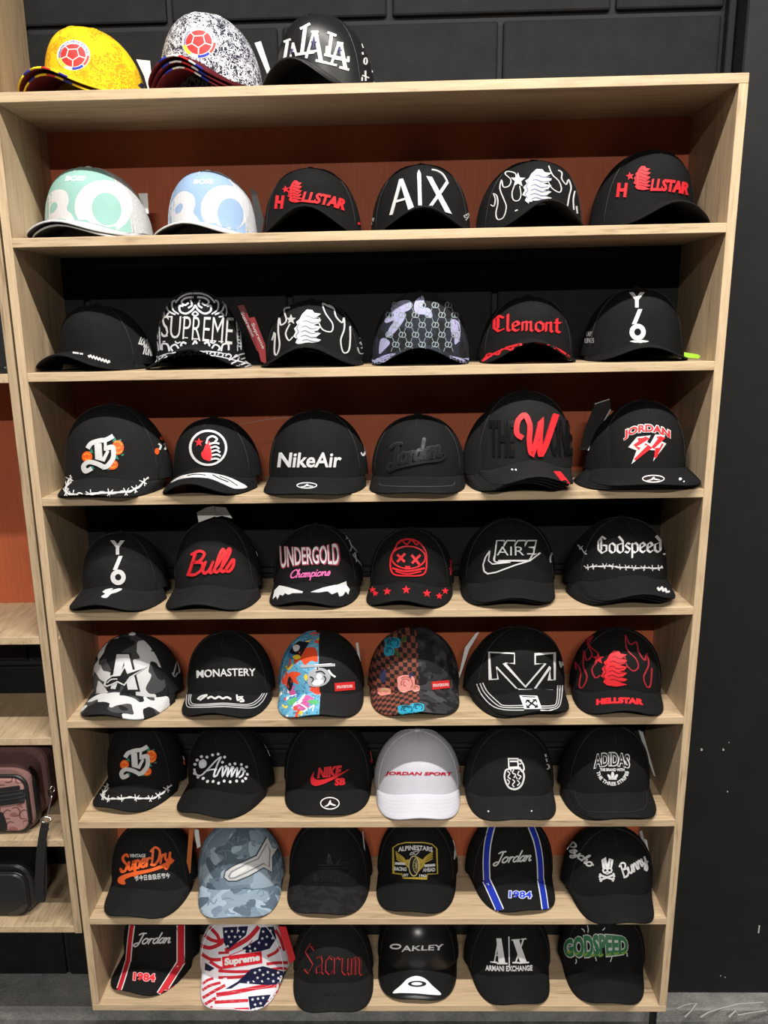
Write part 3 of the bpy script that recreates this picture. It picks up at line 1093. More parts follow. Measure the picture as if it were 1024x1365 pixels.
SINGLE = {'stripe', 'stripe_edge', 'flame_outline', 'printed_letter', 'brim_star', 'brim_wing', 'rose', 'leaf', 'rose_petal', 'bolt', 'splash_print', 'cross', 'brim_speck', 'side_rose', 'flag_canton', 'flag_stripe',
          'lavender_patch', 'raised_lettering', 'lettering', 'side_lettering', 'badge_lettering', 'small_lettering', 'side_stripe', 'brim_line', 'leaf_print', 'bird_print', 'stud', 'flag_star', 'aircraft', 'badge_wing', 'print_lettering', 'letter', 'script'}
WHOLE = {(0, 2), (1, 3), (2, 1), (8, 4), (2, 5), (4, 0), (6, 1)}      # words built from single strokes stay one piece
ACROSS = {'stripe', 'stripe_edge', 'flag_stripe', 'flag_canton', 'flag_star', 'lavender_patch', 'monogram', 'splash_print', 'rose_print', 'rose_print_petal', 'leaf_print', 'bird_print', 'print_lettering', 'tonal_print', 'aircraft', 'aircraft_line', 'aircraft_detail'}


def D_(k, name, mat, shapes, K, h=.0012):
    root, bvh, crown, brim = CAP[k]
    if name in ACROSS:
        surf, par = bvh['both'], crown
    elif name.startswith('brim') or (name == 'barbed_wire' and k != (4, 5)):
        surf, par = bvh['brim'], brim
    else:
        surf, par = bvh['crown'], crown
    if k in ((7, 4), (8, 0)) and name.startswith('number'):
        surf, par = bvh['brim'], brim
    if name in SINGLE and not (k in WHOLE and name in ('lettering', 'script')):
        for s in shapes:
            lay(root, surf, name, mat, [s], K, h, parent=par)
    else:
        lay(root, surf, name, mat, shapes, K, h, parent=par)


def hangtag(k, mat, pts, K, y=.12, name='hang_tag'):
    return slab(CAP[k][0], name, mat, pts, K, y)


# crops of the photograph the marks were measured in: x0, y0, scale
K0, K1, K2 = (0, 0, 5.12), (190, 0, 6.0235), (340, 0, 6.0235)
K3, K4, K5, K6, K7, K8 = (20, 210, 5.3895), (190, 210, 6.0235), (340, 200, 6.4), (480, 200, 6.4), (620, 200, 6.0235), (780, 0, 3.414)
A2, B2, C2 = (30, 360, 3.2), (340, 360, 3.2), (620, 360, 3.0118)
A3, B3, C3 = (50, 510, 3.3032), (340, 510, 3.4133), (600, 510, 2.9257)
A4, B4, C4 = (70, 670, 3.4133), (340, 670, 3.4133), (600, 670, 3.103)
A5, B5, C5 = (80, 830, 3.531), (360, 830, 3.657), (600, 830, 3.3032)
A6, B6, C6 = (90, 965, 3.531), (360, 965, 3.657), (600, 965, 3.4133)
A7, B7, C7 = (110, 1090, 3.657), (370, 1090, 3.7926), (600, 1090, 3.4133)
A8, B8, C8 = (110, 1225, 3.531), (380, 1225, 3.9385), (600, 1225, 3.4133)


def affine(pts, f, t, sx, sy=None):
    sy = sy or sx
    return [((p[0] - f[0]) * sx + t[0], (p[1] - f[1]) * sy + t[1]) for p in pts]


# motif: flame-haired profile head, traced once, in a box 115 x 160 centred on 0
HEAD = [(-20, -60), (0, -80), (22, -78), (30, -66), (57, -62), (40, -50), (24, -44), (58, -38), (46, -22), (24, -16), (57, -8), (44, 8), (22, 12), (57, 20), (40, 34), (20, 36), (58, 48), (44, 58), (22, 60), (57, 72), (10, 80), (-30, 74), (-46, 60), (-40, 44), (-56, 34), (-46, 14), (-52, 0), (-38, -16), (-44, -28), (-30, -40)]
WAVES = [[(50, -46), (24, -45), (4, -54), (-8, -50)], [(56, -30), (24, -24), (-2, -34), (-16, -30)], [(44, -4), (18, 0), (-6, -12), (-22, -6)], [(48, 14), (20, 20), (-6, 8), (-24, 14)], [(40, 36), (20, 38), (-6, 28), (-26, 34)], [(50, 55), (22, 54), (-2, 46), (-20, 52)], [(-30, -24), (-40, -4), (-34, 14), (-44, 30), (-34, 50)]]


def head(k, K, cx, cy, w, h, mat, dark, hh=.0016, lw=2.4):
    lw = 4.2
    f = lambda P: [(cx + p[0] * w / 115, cy + p[1] * h / 160) for p in P]
    D_(k, 'embroidered_head', mat, [('p', f(HEAD))], K, hh)
    D_(k, 'embroidery_line', dark, [('s', f(wv), lw * w / 115, {'taper': .6}) for wv in WAVES], K, hh + .0005)


def jumper(k, K, cx, cy, rx, ry, w=3.5):
    D_(k, 'brim_sticker', plain((.012, .012, .012), .3), [('e', cx, cy, rx, ry)], K, .0004)
    f = lambda P: [(cx + p[0] * rx, cy + p[1] * ry) for p in P]
    D_(k, 'brim_sticker', plain((.75, .75, .75), .4), [('r', cx, cy, rx, ry, w), ('ps', f([(-.62, .55), (-.3, .3), (-.12, -.1), (-.02, -.45), (.1, -.5), (.12, -.15), (.3, .1), (.62, .3), (.55, .45), (.2, .32), (0, .2), (-.25, .5)]))], K, .0008)


DARKRED = thread((.22, .006, .010))
GREYW = thread((.42, .42, .43))

# --- row on top of the unit
def crest(k, K, cx, cy, rx, ry):
    f = lambda P: [(cx + p[0] * rx, cy + p[1] * ry) for p in P]
    D_(k, 'crest', thread((.82, .80, .70)), [('e', cx, cy, rx, ry)], K, .0006)
    D_(k, 'crest_ball', thread((.80, .035, .035)), [('e', cx - .02 * rx, cy, rx * .745, ry * .745)], K, .0010)
    pent = f([(-.30, -.38), (.22, -.40), (.33, .06), (-.04, .34), (-.42, .08)])
    out = f([(-.48, -.58), (.42, -.62), (.72, .20), (-.05, .74), (-.72, .22)])
    D_(k, 'crest_seam', thread((.82, .80, .76)), [('lc', pent, rx * .055)] + [('l', [a, b], rx * .055) for a, b in zip(pent, out)], K, .0013)
    D_(k, 'crest_lettering', thread(BLUE), [('ta', 'FEDERACION COLOMBIANA DE FUTBOL', cx, cy, (rx + ry) / 2 * .865, -100, 82, rx * .12)], K, .0010)
    arc = lambda a0, a1: [(cx + rx * .87 * sin(radians(a0 + (a1 - a0) * i / 6)), cy - ry * .87 * cos(radians(a0 + (a1 - a0) * i / 6))) for i in range(7)]
    D_(k, 'crest_band', thread((.75, .05, .05)), [('s', arc(92, 135), rx * .15)], K, .0010)
    D_(k, 'crest_band', thread(BLUE), [('s', arc(140, 185), rx * .15)], K, .0010)
    D_(k, 'crest_band', thread((.85, .65, .03)), [('s', arc(215, 258), rx * .15)], K, .0010)


crest((0, 0), K0, 503, 378, 113, 104)
D_((0, 0), 'side_stripe', thread(NAVY), [('l', [(945, 578), (985, 608)], 14), ('l', [(958, 568), (995, 600)], 9), ('l', [(975, 560), (985, 575)], 8)], K0)
hangtag((0, 0), plain((.72, .70, .66)), [(930, 405), (1024, 415), (1040, 585), (1010, 610), (985, 520)], K0, .15)
crest((0, 1), K1, 457, 340, 140, 130)
D_((0, 1), 'side_badge', thread(BLUE), [('p', [(955, 560), (985, 545), (990, 600), (950, 625)])], K1)
hangtag((0, 1), plain((.72, .70, .66)), [(900, 345), (950, 330), (1030, 570), (1000, 590)], K1, .15)
LA = [('l', [(236, 338), (288, 318)], 16), ('l', [(265, 330), (240, 478)], 19), ('l', [(235, 474), (284, 466)], 14), ('l', [(308, 345), (288, 460)], 11), ('l', [(306, 345), (336, 450)], 15), ('l', [(294, 415), (326, 410)], 9),
      ('l', [(366, 236), (444, 194)], 19), ('l', [(406, 218), (378, 432)], 27), ('l', [(340, 438), (478, 420)], 20), ('l', [(474, 255), (412, 468)], 19), ('l', [(486, 255), (532, 500)], 31), ('l', [(430, 415), (530, 408)], 17),
      ('l', [(488, 486), (578, 506)], 20), ('l', [(452, 258), (510, 258)], 17), ('l', [(580, 264), (650, 290)], 19), ('l', [(612, 280), (592, 445)], 25), ('l', [(555, 440), (705, 472)], 20), ('l', [(575, 372), (572, 440)], 16), ('l', [(672, 342), (612, 515)], 19),
      ('l', [(684, 345), (724, 552)], 28), ('l', [(578, 508), (656, 526)], 17), ('l', [(676, 540), (752, 562)], 19), ('l', [(640, 470), (756, 490)], 17), ('l', [(656, 345), (706, 352)], 16), ('l', [(748, 455), (744, 500)], 17)]
D_((0, 2), 'lettering', thread((.82, .82, .80)), LA, K2, .0016)
D_((0, 2), 'cross', thread((.05, .04, .12)), [('l', [(475, 305), (472, 395)], 13), ('l', [(452, 338), (496, 342)], 12), ('l', [(678, 380), (674, 445)], 11), ('l', [(660, 402), (694, 408)], 10), ('l', [(300, 392), (296, 435)], 9), ('l', [(288, 408), (310, 408)], 8)], K2, .0022)
D_((0, 2), 'side_print', WT, [('l', [(885, 568), (887, 650)], 9), ('l', [(860, 606), (912, 626)], 9), ('r', 886, 492, 12, 26, 8), ('l', [(852, 328), (872, 385)], 9), ('l', [(858, 620), (858, 650)], 8), ('l', [(862, 420), (866, 440)], 9), ('l', [(905, 430), (915, 460)], 8), ('l', [(935, 520), (945, 580)], 9), ('e', 962, 666, 10, 10)], K2)

# --- first inner row
D_((1, 0), 'printed_letter', fabric((.60, .59, .60)), [('e', 636, 352, 208, 190), ('ps', [(232, 290), (268, 246), (318, 228), (368, 246), (386, 310), (372, 372), (402, 402), (422, 452), (330, 440), (236, 452), (226, 370)])], K3, .0003)
D_((1, 0), 'printed_letter', fabric((.26, .46, .41)), [('e', 658, 370, 104, 120, {'rot': -22}), ('ps', [(256, 358), (280, 322), (302, 330), (304, 356), (284, 384), (256, 400)])], K3, .0006)
D_((1, 0), 'lettering', fabric((.78, .78, .78)), [('t', 'BOSS', 436, 150, 140, 34, {'shear': .4, 'bold': .03})], K3, .0005)
hangtag((1, 0), plain((.70, .69, .66)), [(885, 258), (952, 256), (960, 405), (930, 390)], K3, .16)
D_((1, 1), 'printed_letter', fabric((.60, .60, .63)), [('e', 662, 412, 194, 190), ('ps', [(228, 380), (282, 296), (344, 270), (408, 306), (424, 376), (408, 440), (444, 490), (462, 548), (340, 540), (222, 548), (222, 450)])], K4, .0003)
D_((1, 1), 'printed_letter', fabric((.27, .39, .58)), [('e', 706, 456, 104, 130, {'rot': -8}), ('ps', [(266, 408), (300, 370), (324, 380), (318, 416), (296, 440), (268, 448)]), ('ps', [(270, 528), (316, 514), (344, 526), (320, 540), (276, 542)])], K4, .0006)
D_((1, 1), 'lettering', fabric((.62, .62, .64)), [('t', 'BOSS', 490, 194, 154, 36, {'shear': .3, 'bold': .03})], K4, .0005)
hangtag((1, 1), plain((.015, .015, .016), .4), [(865, 240), (915, 280), (975, 500), (960, 600), (925, 600)], K4, .14)


def star_logo(k, K, H, S, HD, TX):
    D_(k, 'lettering', RD, [('t', 'H', *H, {'shear': .12, 'bold': .04}), ('t', 'LLSTAR', *TX[:4], TX[4])], K, .0024)
    D_(k, 'star', RD, [('star', *S, {'rot': -8})], K, .0016)
    head(k, K, *HD, RD, DARKRED, .0022, 3)


star_logo((1, 2), K5, (213, 446, 66, 112), (265, 338, 31), (342, 356, 122, 185), (592, 424, 372, 92, {'rot': 12, 'bow': 14, 'bold': .045, 'shear': .1}))
D_((1, 2), 'side_tab', RD, [('e', 886, 628, 8, 12)], K5)
star_logo((1, 5), K8, (170, 866, 44, 64), (206, 803, 19), (259, 812, 76, 108), (386, 846, 172, 56, {'rot': 7, 'bow': 7, 'bold': .045, 'shear': .05}))
D_((1, 3), 'lettering', WT, [('p', [(255, 556), (280, 553), (352, 300), (340, 252)]), ('p', [(338, 252), (370, 248), (470, 510), (414, 513)]), ('l', [(305, 442), (390, 416)], 18), ('p', [(489, 205), (503, 172), (521, 205), (530, 506), (497, 509)]),
                          ('p', [(565, 226), (612, 234), (780, 546), (724, 530)]), ('l', [(578, 510), (690, 352), (742, 275)], 26), ('s', [(744, 276), (705, 212), (655, 182), (610, 172)], 10)], K6, .0018)
D_((1, 3), 'side_lettering', GREYW, [('t', 'EX', 912, 570, 46, 50, {'rot': 60, 'bold': .02}), ('l', [(84, 636), (104, 625)], 12), ('l', [(108, 612), (118, 580)], 14)], K6)
FL_L = [(410, 230), (405, 190), (345, 175), (325, 195), (370, 240), (355, 290), (310, 297), (297, 245), (282, 310), (315, 400), (333, 460), (310, 540), (265, 557), (250, 510), (265, 430), (258, 370), (232, 352), (245, 395), (235, 450), (208, 440)]
FL_S = [(410, 260), (380, 340), (390, 400), (430, 405), (450, 360), (440, 290)]
FL_R = [(670, 130), (700, 200), (750, 250), (772, 310), (755, 340), (700, 310), (670, 260), (668, 215)]
FL_Q = [(745, 165), (775, 185), (775, 235), (810, 278), (828, 240), (850, 300), (835, 370), (820, 455)]
D_((1, 4), 'flame_outline', WT, [('s', FL_L, 7), ('s', FL_S, 7), ('s', FL_R, 7), ('s', FL_Q, 7), ('s', [(880, 330), (868, 400), (872, 480)], 7), ('s', [(893, 450), (900, 510)], 8), ('l', [(402, 490), (424, 480)], 9)], K7)
D_((1, 4), 'star', WT, [('star', 428, 245, 60)], K7, .0018)
head((1, 4), K7, 575, 300, 235, 285, WT, thread((.20, .20, .32)), .0020, 3)

# --- second inner row
D_((2, 0), 'brim_lettering', WT, [('l', [(214, 352), (240, 356)], 6), ('l', [(244, 357), (258, 359)], 6)] + [('s', [(280 + i * 13, 364 + i * 4), (285 + i * 13, 372 + i * 4), (290 + i * 13, 364 + i * 4), (294 + i * 13, 372 + i * 4)], 6) for i in range(7)], A2, .0006)
D_((2, 0), 'side_lettering', thread((.6, .6, .6)), [('t', 'LOONEY', 530, 312, 66, 34, {'rot': 20, 'bold': .02}), ('t', 'TUNES', 542, 348, 60, 36, {'rot': 14, 'bold': .02})], A2)
D_((2, 1), 'lettering', WT, [('t', 'SUPREME', 746, 250, 302, 104, {'rot': 4, 'grow': .12, 'bold': -.010})]
   + [('l', [(x0, y0 + .07 * (x0 - 746)), (x1, y0 + .07 * (x1 - 746))], 4) for x0, x1, y0 in ((596, 622, 207), (596, 620, 290), (684, 706, 292), (727, 752, 294), (800, 826, 297), (836, 856, 298), (866, 892, 299), (684, 700, 207))], A2, .0008)
orn = []
for sx in (-1, 1):
    m = lambda P, cx=737: [(cx + sx * p[0], p[1]) for p in P]
    orn += [('s', m([(0, 100), (30, 102), (62, 116), (84, 140)]), 6), ('s', m([(8, 116), (40, 120), (58, 136), (44, 150), (28, 140)]), 7), ('s', m([(0, 150), (14, 172), (40, 186), (64, 176), (66, 154), (50, 154)]), 8),
            ('s', m([(70, 188), (94, 170), (98, 140), (84, 128)]), 6), ('s', m([(84, 190), (112, 176), (124, 150)]), 7), ('s', m([(130, 196), (134, 170), (120, 136), (98, 112)]), 5), ('s', m([(100, 200), (120, 196), (112, 182)]), 6),
            ('s', m([(0, 176), (12, 188), (0, 196)]), 6), ('s', m([(20, 128), (14, 150), (30, 162)]), 7),
            ('s', m([(0, 300), (14, 322), (40, 336), (60, 322), (52, 308), (38, 314)]), 8), ('s', m([(66, 342), (84, 318), (104, 330), (96, 346)]), 7), ('s', m([(110, 346), (118, 318), (140, 316), (142, 342)]), 7), ('s', m([(20, 346), (36, 340), (58, 344)]), 6), ('s', m([(0, 318), (8, 334), (0, 346)]), 7),
            ('s', m([(62, 306), (76, 312), (86, 304)]), 5), ('s', m([(128, 304), (138, 306)]), 5)]
orn += [('s', [(903, 150), (912, 200), (916, 260), (918, 345)], 4), ('s', [(922, 165), (930, 230), (932, 340)], 4)] + [('l', [(904 + i * 1.4, 170 + i * 14), (928 + i * .6, 174 + i * 14)], 6) for i in range(12)]
orn += [('s', [(590, 190), (584, 240), (588, 340)], 4), ('s', [(578, 200), (574, 260), (580, 345)], 4)]
D_((2, 1), 'ornament', thread((.62, .63, .66)), orn, A2, .0006)
orn = [('s', [(532, 408), (570, 384), (640, 366), (730, 358), (820, 366), (900, 384), (975, 402)], 4), ('s', [(540, 398), (600, 362), (680, 348), (740, 346), (820, 350), (890, 362)], 4)]
orn += [('s', [(560 + i * 34, 386 - 26 * sin(i * pi / 11) - 4), (572 + i * 34, 368 - 20 * sin(i * pi / 11)), (584 + i * 34, 380 - 26 * sin(i * pi / 11)), (578 + i * 34, 390 - 26 * sin(i * pi / 11))], 5) for i in range(11)]
orn += [('s', [(880, 385), (930, 360), (965, 356)], 6), ('s', [(890, 400), (940, 378), (970, 372)], 6), ('s', [(905, 414), (950, 398), (976, 390)], 6), ('s', [(925, 420), (960, 410), (980, 404)], 5)]
D_((2, 1), 'brim_ornament', thread((.62, .63, .66)), orn, A2, .0005)
tg = [hangtag((2, 1), plain((.13, .005, .008), .5), [(918, 152), (944, 148), (1012, 310), (1016, 350), (1000, 345)], A2, .10)]
tg.append(hangtag((2, 1), plain((.17, .007, .010), .5), [(968, 204), (990, 200), (1036, 320), (1040, 400), (1018, 390)], A2, .095))
for o, tx in zip(tg, ((960, 232, 64), (1004, 282, 66))):
    M = CAP[(2, 1)][0].matrix_world
    bt = BVHTree.FromPolygons([M @ v.co for v in o.data.vertices], [tuple(p.vertices) for p in o.data.polygons])
    lay(CAP[(2, 1)][0], bt, 'tag_lettering', plain((.3, .27, .27)), [('t', 'Supreme', tx[0], tx[1], 118, 17, {'rot': tx[2], 'bold': .02})], A2, .0004, parent=o)
D_((2, 2), 'flame_outline', WT, [('s', [(150, 160), (125, 170), (135, 215), (112, 235), (104, 205), (100, 260), (106, 320), (95, 360), (84, 350), (86, 270), (74, 300)], 5), ('s', [(150, 230), (132, 270), (145, 300), (162, 285)], 5),
                                 ('s', [(335, 165), (312, 155), (288, 145), (300, 185), (330, 230), (325, 262), (290, 255), (272, 225), (275, 205)], 5), ('s', [(312, 150), (335, 165), (345, 200), (370, 225), (378, 205), (380, 250), (365, 300), (375, 350), (398, 345), (405, 300), (405, 240)], 5), ('s', [(222, 344), (262, 348), (304, 362)], 5)], B2)
D_((2, 2), 'star', thread((.45, .45, .45)), [('star', 155, 212, 22)], B2, .0016)
head((2, 2), B2, 222, 250, 118, 158, thread((.74, .74, .74)), thread((.25, .25, .32)), .002, 2.4)
D_((2, 2), 'side_lettering', GREYW, [('s', [(446, 290), (460, 300), (448, 312), (462, 324), (452, 334)], 5), ('s', [(436, 330), (446, 356), (468, 354)], 4)], B2)
LAV = thread((.38, .38, .60))
D_((2, 3), 'lavender_patch', fabric((.36, .36, .56)), [('ps', [(580, 165), (612, 135), (660, 130), (664, 165), (636, 182), (640, 205), (600, 262), (565, 286), (572, 250), (595, 215), (560, 226), (560, 206), (592, 195)]), ('ps', [(678, 162), (686, 130), (714, 110), (722, 132), (716, 156), (746, 166), (756, 202), (722, 190), (690, 186)]),
                                      ('ps', [(838, 212), (870, 222), (876, 262), (870, 302), (852, 316), (850, 282), (836, 262)]), ('ps', [(534, 302), (552, 290), (576, 310), (552, 340), (530, 356)]), ('ps', [(500, 390), (556, 362), (600, 356), (562, 386), (508, 412)]), ('ps', [(820, 366), (880, 376), (902, 398), (886, 408), (832, 386)])], B2, .0002)
gg, gd = [], []
for i in range(7):
    for j in range(5):
        gx, gy = 545 + i * 56 + (28 if j % 2 else 0), 150 + j * 42
        if 548 + 20 * (gy < 190) < gx < 880:
            gg += [('s', [(gx + 2, gy - 9), (gx - 8, gy - 11), (gx - 14, gy), (gx - 8, gy + 10), (gx - 1, gy + 6), (gx - 2, gy)], 4), ('s', [(gx - 2, gy + 9), (gx + 8, gy + 11), (gx + 14, gy), (gx + 8, gy - 10), (gx + 1, gy - 6), (gx + 2, gy)], 4)]
            gd += [('l', [(gx + 14, gy + 12), (gx + 20, gy + 30)], 2.2), ('l', [(gx - 14, gy + 12), (gx - 20, gy + 30)], 2.2)]
D_((2, 3), 'monogram', thread((.24, .29, .31)), gg + gd, B2, .0005)
D_((2, 4), 'lettering', RD, [('gothic', 'Clemont', 250, 212, 262, 66, 11, {'bow': 5, 'rot': 1})], C2, .002)
D_((2, 4), 'brim_line', RD, [('s', [(70, 366), (110, 340), (160, 316), (210, 302), (256, 295)], 7), ('s', [(76, 362), (96, 336), (132, 340), (150, 318), (186, 320), (200, 306)], 6), ('s', [(278, 293), (330, 302), (380, 322), (420, 350)], 8)], C2, .001)
YO = lambda cx, y0, s: [('t', 'Y', cx, y0, 62 * s, 60 * s, {'bold': .04}), ('p', [(cx + 5 * s, y0 + 36 * s), (cx + 22 * s, y0 + 36 * s), (cx - 2 * s, y0 + 96 * s), (cx - 20 * s, y0 + 96 * s)]), ('r', cx + 3, y0 + 128 * s, 23 * s, 24 * s, 19 * s)]
D_((2, 5), 'lettering', WT, YO(690, 122, .99), C2, .0016)
D_((2, 5), 'brim_lettering', WT, [('ps', [(662, 286), (700, 280), (738, 286), (700, 293)])], C2, .001)
D_((2, 5), 'side_lettering', thread((.22, .22, .22)), [('t', 'OUT', 500, 257, 26, 20), ('t', 'LINES', 500, 283, 36, 20)], C2, .0008)
hangtag((2, 5), plain((.32, .60, .04), .4), [(880, 330), (935, 338), (946, 346), (938, 356), (900, 352), (880, 350)], C2, .06)

# --- third inner row
ROSE, ROSED, LEAF = thread((.78, .10, .012)), thread((.90, .30, .03)), thread((.02, .20, .13))


def gothic_b(k, K, c, s):
    f = lambda P: affine(P, (290, 315), c, s)
    D_(k, 'leaf', LEAF, [('p', f(P)) for P in ([(330, 262), (338, 236), (350, 258)], [(350, 256), (370, 248), (362, 268)], [(366, 318), (382, 312), (376, 324)], [(340, 335), (350, 318), (358, 338)], [(228, 306), (240, 292), (246, 312)], [(306, 372), (322, 384), (300, 384)], [(232, 384), (244, 366), (250, 380)])], K, .0008)
    D_(k, 'rose', ROSE, [('e', *affine([p], (290, 315), c, s)[0], rx * s, ry * s) for p, rx, ry in (((354, 286), 26, 32), ((220, 327), 22, 24), ((330, 361), 25, 22))], K, .0014)
    D_(k, 'rose_petal', ROSED, [('s', f(P), 5 * s) for P in ([(340, 264), (356, 260), (372, 276)], [(340, 280), (352, 290), (366, 284)], [(344, 306), (358, 310), (372, 300)], [(208, 320), (220, 312), (232, 320)], [(210, 334), (222, 340), (234, 332)], [(318, 354), (330, 348), (344, 356)], [(318, 368), (332, 374), (344, 366)])], K, .0019)
    D_(k, 'gothic_letter', WT, [('s', f([(224, 290), (240, 268), (275, 256), (305, 252), (334, 236)]), 20 * s), ('l', f([(268, 268), (272, 335)]), 30 * s), ('l', f([(300, 262), (300, 300)]), 12 * s), ('l', f([(258, 330), (292, 340), (312, 300)]), 13 * s),
                                ('s', f([(306, 290), (332, 286), (334, 330), (310, 366), (286, 372)]), 21 * s), ('s', f([(296, 374), (262, 356), (226, 350), (206, 368), (214, 390), (240, 378)]), 19 * s)], K, .0024)


def barbed(k, K, path, w=6, name='barbed_wire', n=9):
    P = catmull(path, 8)
    sh = [('s', path, w)]
    sh.append(('l', [(p.x + 3 * sin(i * .9), p.y + w * .9 * cos(i * .9)) for i, p in enumerate(P)], w * .6))
    for i in range(n):
        p = P[int((i + .5) / n * (len(P) - 1))]
        a = (i * 2.1) % 1.2 - .6
        for sg in (-1, 1):
            d = Vector((sin(a + sg * .5), -cos(a + sg * .5))) * w * 3.0
            sh.append(('l', [(p.x - d.x + sg * 3, p.y - d.y), (p.x + d.x + sg * 3, p.y + d.y)], w * .62))
    D_(k, name, WT, sh, K, .001)


gothic_b((3, 0), A3, (290, 315), 1.0)
barbed((3, 0), A3, [(150, 415), (132, 448), (128, 486), (180, 492), (290, 487), (390, 482), (440, 464), (488, 416)])
D_((3, 0), 'side_rose', ROSE, [('e', 525, 303, 9, 14), ('e', 550, 244, 9, 12), ('e', 583, 238, 14, 14)], A3, .0012)
D_((3, 0), 'side_lettering', WT, [('s', [(532, 270), (542, 280), (536, 296)], 7), ('s', [(556, 268), (566, 280), (560, 296)], 7), ('s', [(582, 256), (592, 272), (584, 284)], 7), ('s', [(604, 262), (604, 284)], 6)], A3)
D_((3, 1), 'badge_ring', WT, [('r', 752, 288, 78, 74, 9)], A3, .0016)
D_((3, 1), 'star', RD, [('star', 712, 264, 20)], A3, .0014)
D_((3, 1), 'embroidered_face', RD, [('ps', [(742, 272), (760, 262), (768, 340), (732, 336), (722, 312), (732, 296)])], A3, .0014)
D_((3, 1), 'embroidered_hair', thread((.62, .62, .62)), [('s', [(744, 270), (752, 246), (772, 238), (790, 250), (780, 262)], 8), ('s', [(756, 272), (780, 266), (800, 270)], 8), ('s', [(762, 288), (784, 282), (800, 292)], 8), ('s', [(766, 304), (788, 298), (804, 308)], 8), ('s', [(768, 320), (790, 316), (806, 324)], 8), ('s', [(764, 338), (784, 334), (800, 338)], 8)], A3, .002)
D_((3, 1), 'brim_leaf', WT, [('ps', [(588, 442), (630, 414), (700, 400), (760, 400), (830, 414), (890, 440), (922, 462), (870, 468), (820, 448), (760, 424), (690, 418), (630, 426)])], A3, .001)
D_((3, 1), 'brim_leaf_vein', DK, [('s', [(660, 412), (700, 406), (740, 410)], 3), ('s', [(770, 408), (800, 424), (840, 440)], 4), ('s', [(800, 414), (840, 430), (880, 456)], 3)], A3, .0014)
D_((3, 2), 'lettering', WT, [('t', 'NikeAir', 250, 352, 284, 68, {'shear': .12, 'bold': .02})], B3, .0018)
jumper((3, 2), B3, 236, 469, 45, 12, 3)
D_((3, 2), 'side_tick', WT, [('s', [(482, 318), (490, 332), (500, 320), (509, 290)], 7, {'taper': .5})], B3)
st_ = [CAP[(3, 2)][0].matrix_world.inverted() @ on_plane(px, py, 1, .09) for px, py in ((318, 566), (340, 562), (364, 558), (386, 556))]
st_ = tube(st_, .0004, 5)
mesh_obj('tag_string', st_[0], st_[1], plain((.35, .33, .30), .4), CAP[(3, 2)][0], True)
D_((3, 3), 'raised_script', leather((.012, .012, .012), .32), [('script', 'Jordan', 728, 322, 236, 106, 12, {'rot': -11, 'shear': .25}), ('s', [(615, 402), (660, 384), (760, 362), (840, 352), (862, 330), (846, 320)], 11)], B3, .0035)
D_((3, 3), 'raised_script_outline', thread((.028, .028, .028)), [('script', 'Jordan', 728, 322, 240, 110, 18, {'rot': -11, 'shear': .25})], B3, .0015)
D_((3, 3), 'brim_line', thread((.04, .04, .04)), [('s', [(565, 458), (590, 470), (740, 474), (890, 470), (908, 452)], 3)], B3, .0006)
D_((3, 4), 'raised_lettering', leather((.006, .006, .006), .28), [('t', 'THE', 204, 218, 98, 140, {'bold': .03}), ('t', 'ONE', 432, 216, 84, 140, {'bold': .03})], C3, .0025)
D_((3, 4), 'script_letter', RD, [('s', [(284, 216), (262, 198), (266, 152), (292, 130), (310, 168), (308, 230), (318, 276), (338, 216), (352, 156), (348, 220), (350, 280), (372, 240), (396, 168), (410, 126)], 20)], C3, .004)
D_((3, 4), 'brim_patch', RD, [('p', [(404, 347), (430, 348), (466, 392), (458, 406), (440, 392)])], C3, .001)
D_((3, 4), 'brim_speck', WT, [('e', 243, 340, 4, 3), ('e', 257, 341, 4, 3)], C3, .001)
D_((3, 5), 'lettering_outline', WT, [('t', 'JORDAN', 768, 182, 182, 42, {'bow': 26, 'bold': .10})], C3, .0014)
D_((3, 5), 'lettering', RD, [('t', 'JORDAN', 768, 182, 176, 36, {'bow': 26, 'bold': .04})], C3, .002)
BOLT = [[(730, 212), (782, 206), (768, 232), (796, 246), (708, 318), (728, 264), (696, 252)], [(800, 203), (838, 205), (826, 230), (842, 238), (792, 306), (802, 264), (768, 262)]]
D_((3, 5), 'bolt', WT, [('p', b) for b in BOLT], C3, .0014)
D_((3, 5), 'bolt_filling', RD, [('l', [(734, 222), (770, 214), (722, 246), (740, 258)], 12), ('l', [(760, 240), (780, 248), (722, 300)], 9), ('l', [(806, 214), (828, 212), (790, 254), (810, 256), (800, 292)], 10), ('l', [(828, 238), (806, 280)], 6)], C3, .0019)
jumper((3, 5), C3, 793, 376, 42, 13, 3)
D_((3, 5), 'brim_speck', WT, [('e', 898, 377, 6, 5), ('e', 912, 387, 3, 2.5)], C3, .001)
hangtag((3, 5), plain((.003, .003, .003), .7), [(565, 82), (622, 64), (628, 106), (540, 262), (508, 262), (526, 180)], C3, .11)
hangtag((3, 5), plain((.45, .45, .45), .35), [(624, 104), (628, 106), (540, 266), (537, 264)], C3, .109, 'tag_edge')
hangtag((3, 5), plain((.40, .40, .40), .35), [(564, 82), (622, 63), (623, 66), (565, 85)], C3, .109, 'tag_edge')

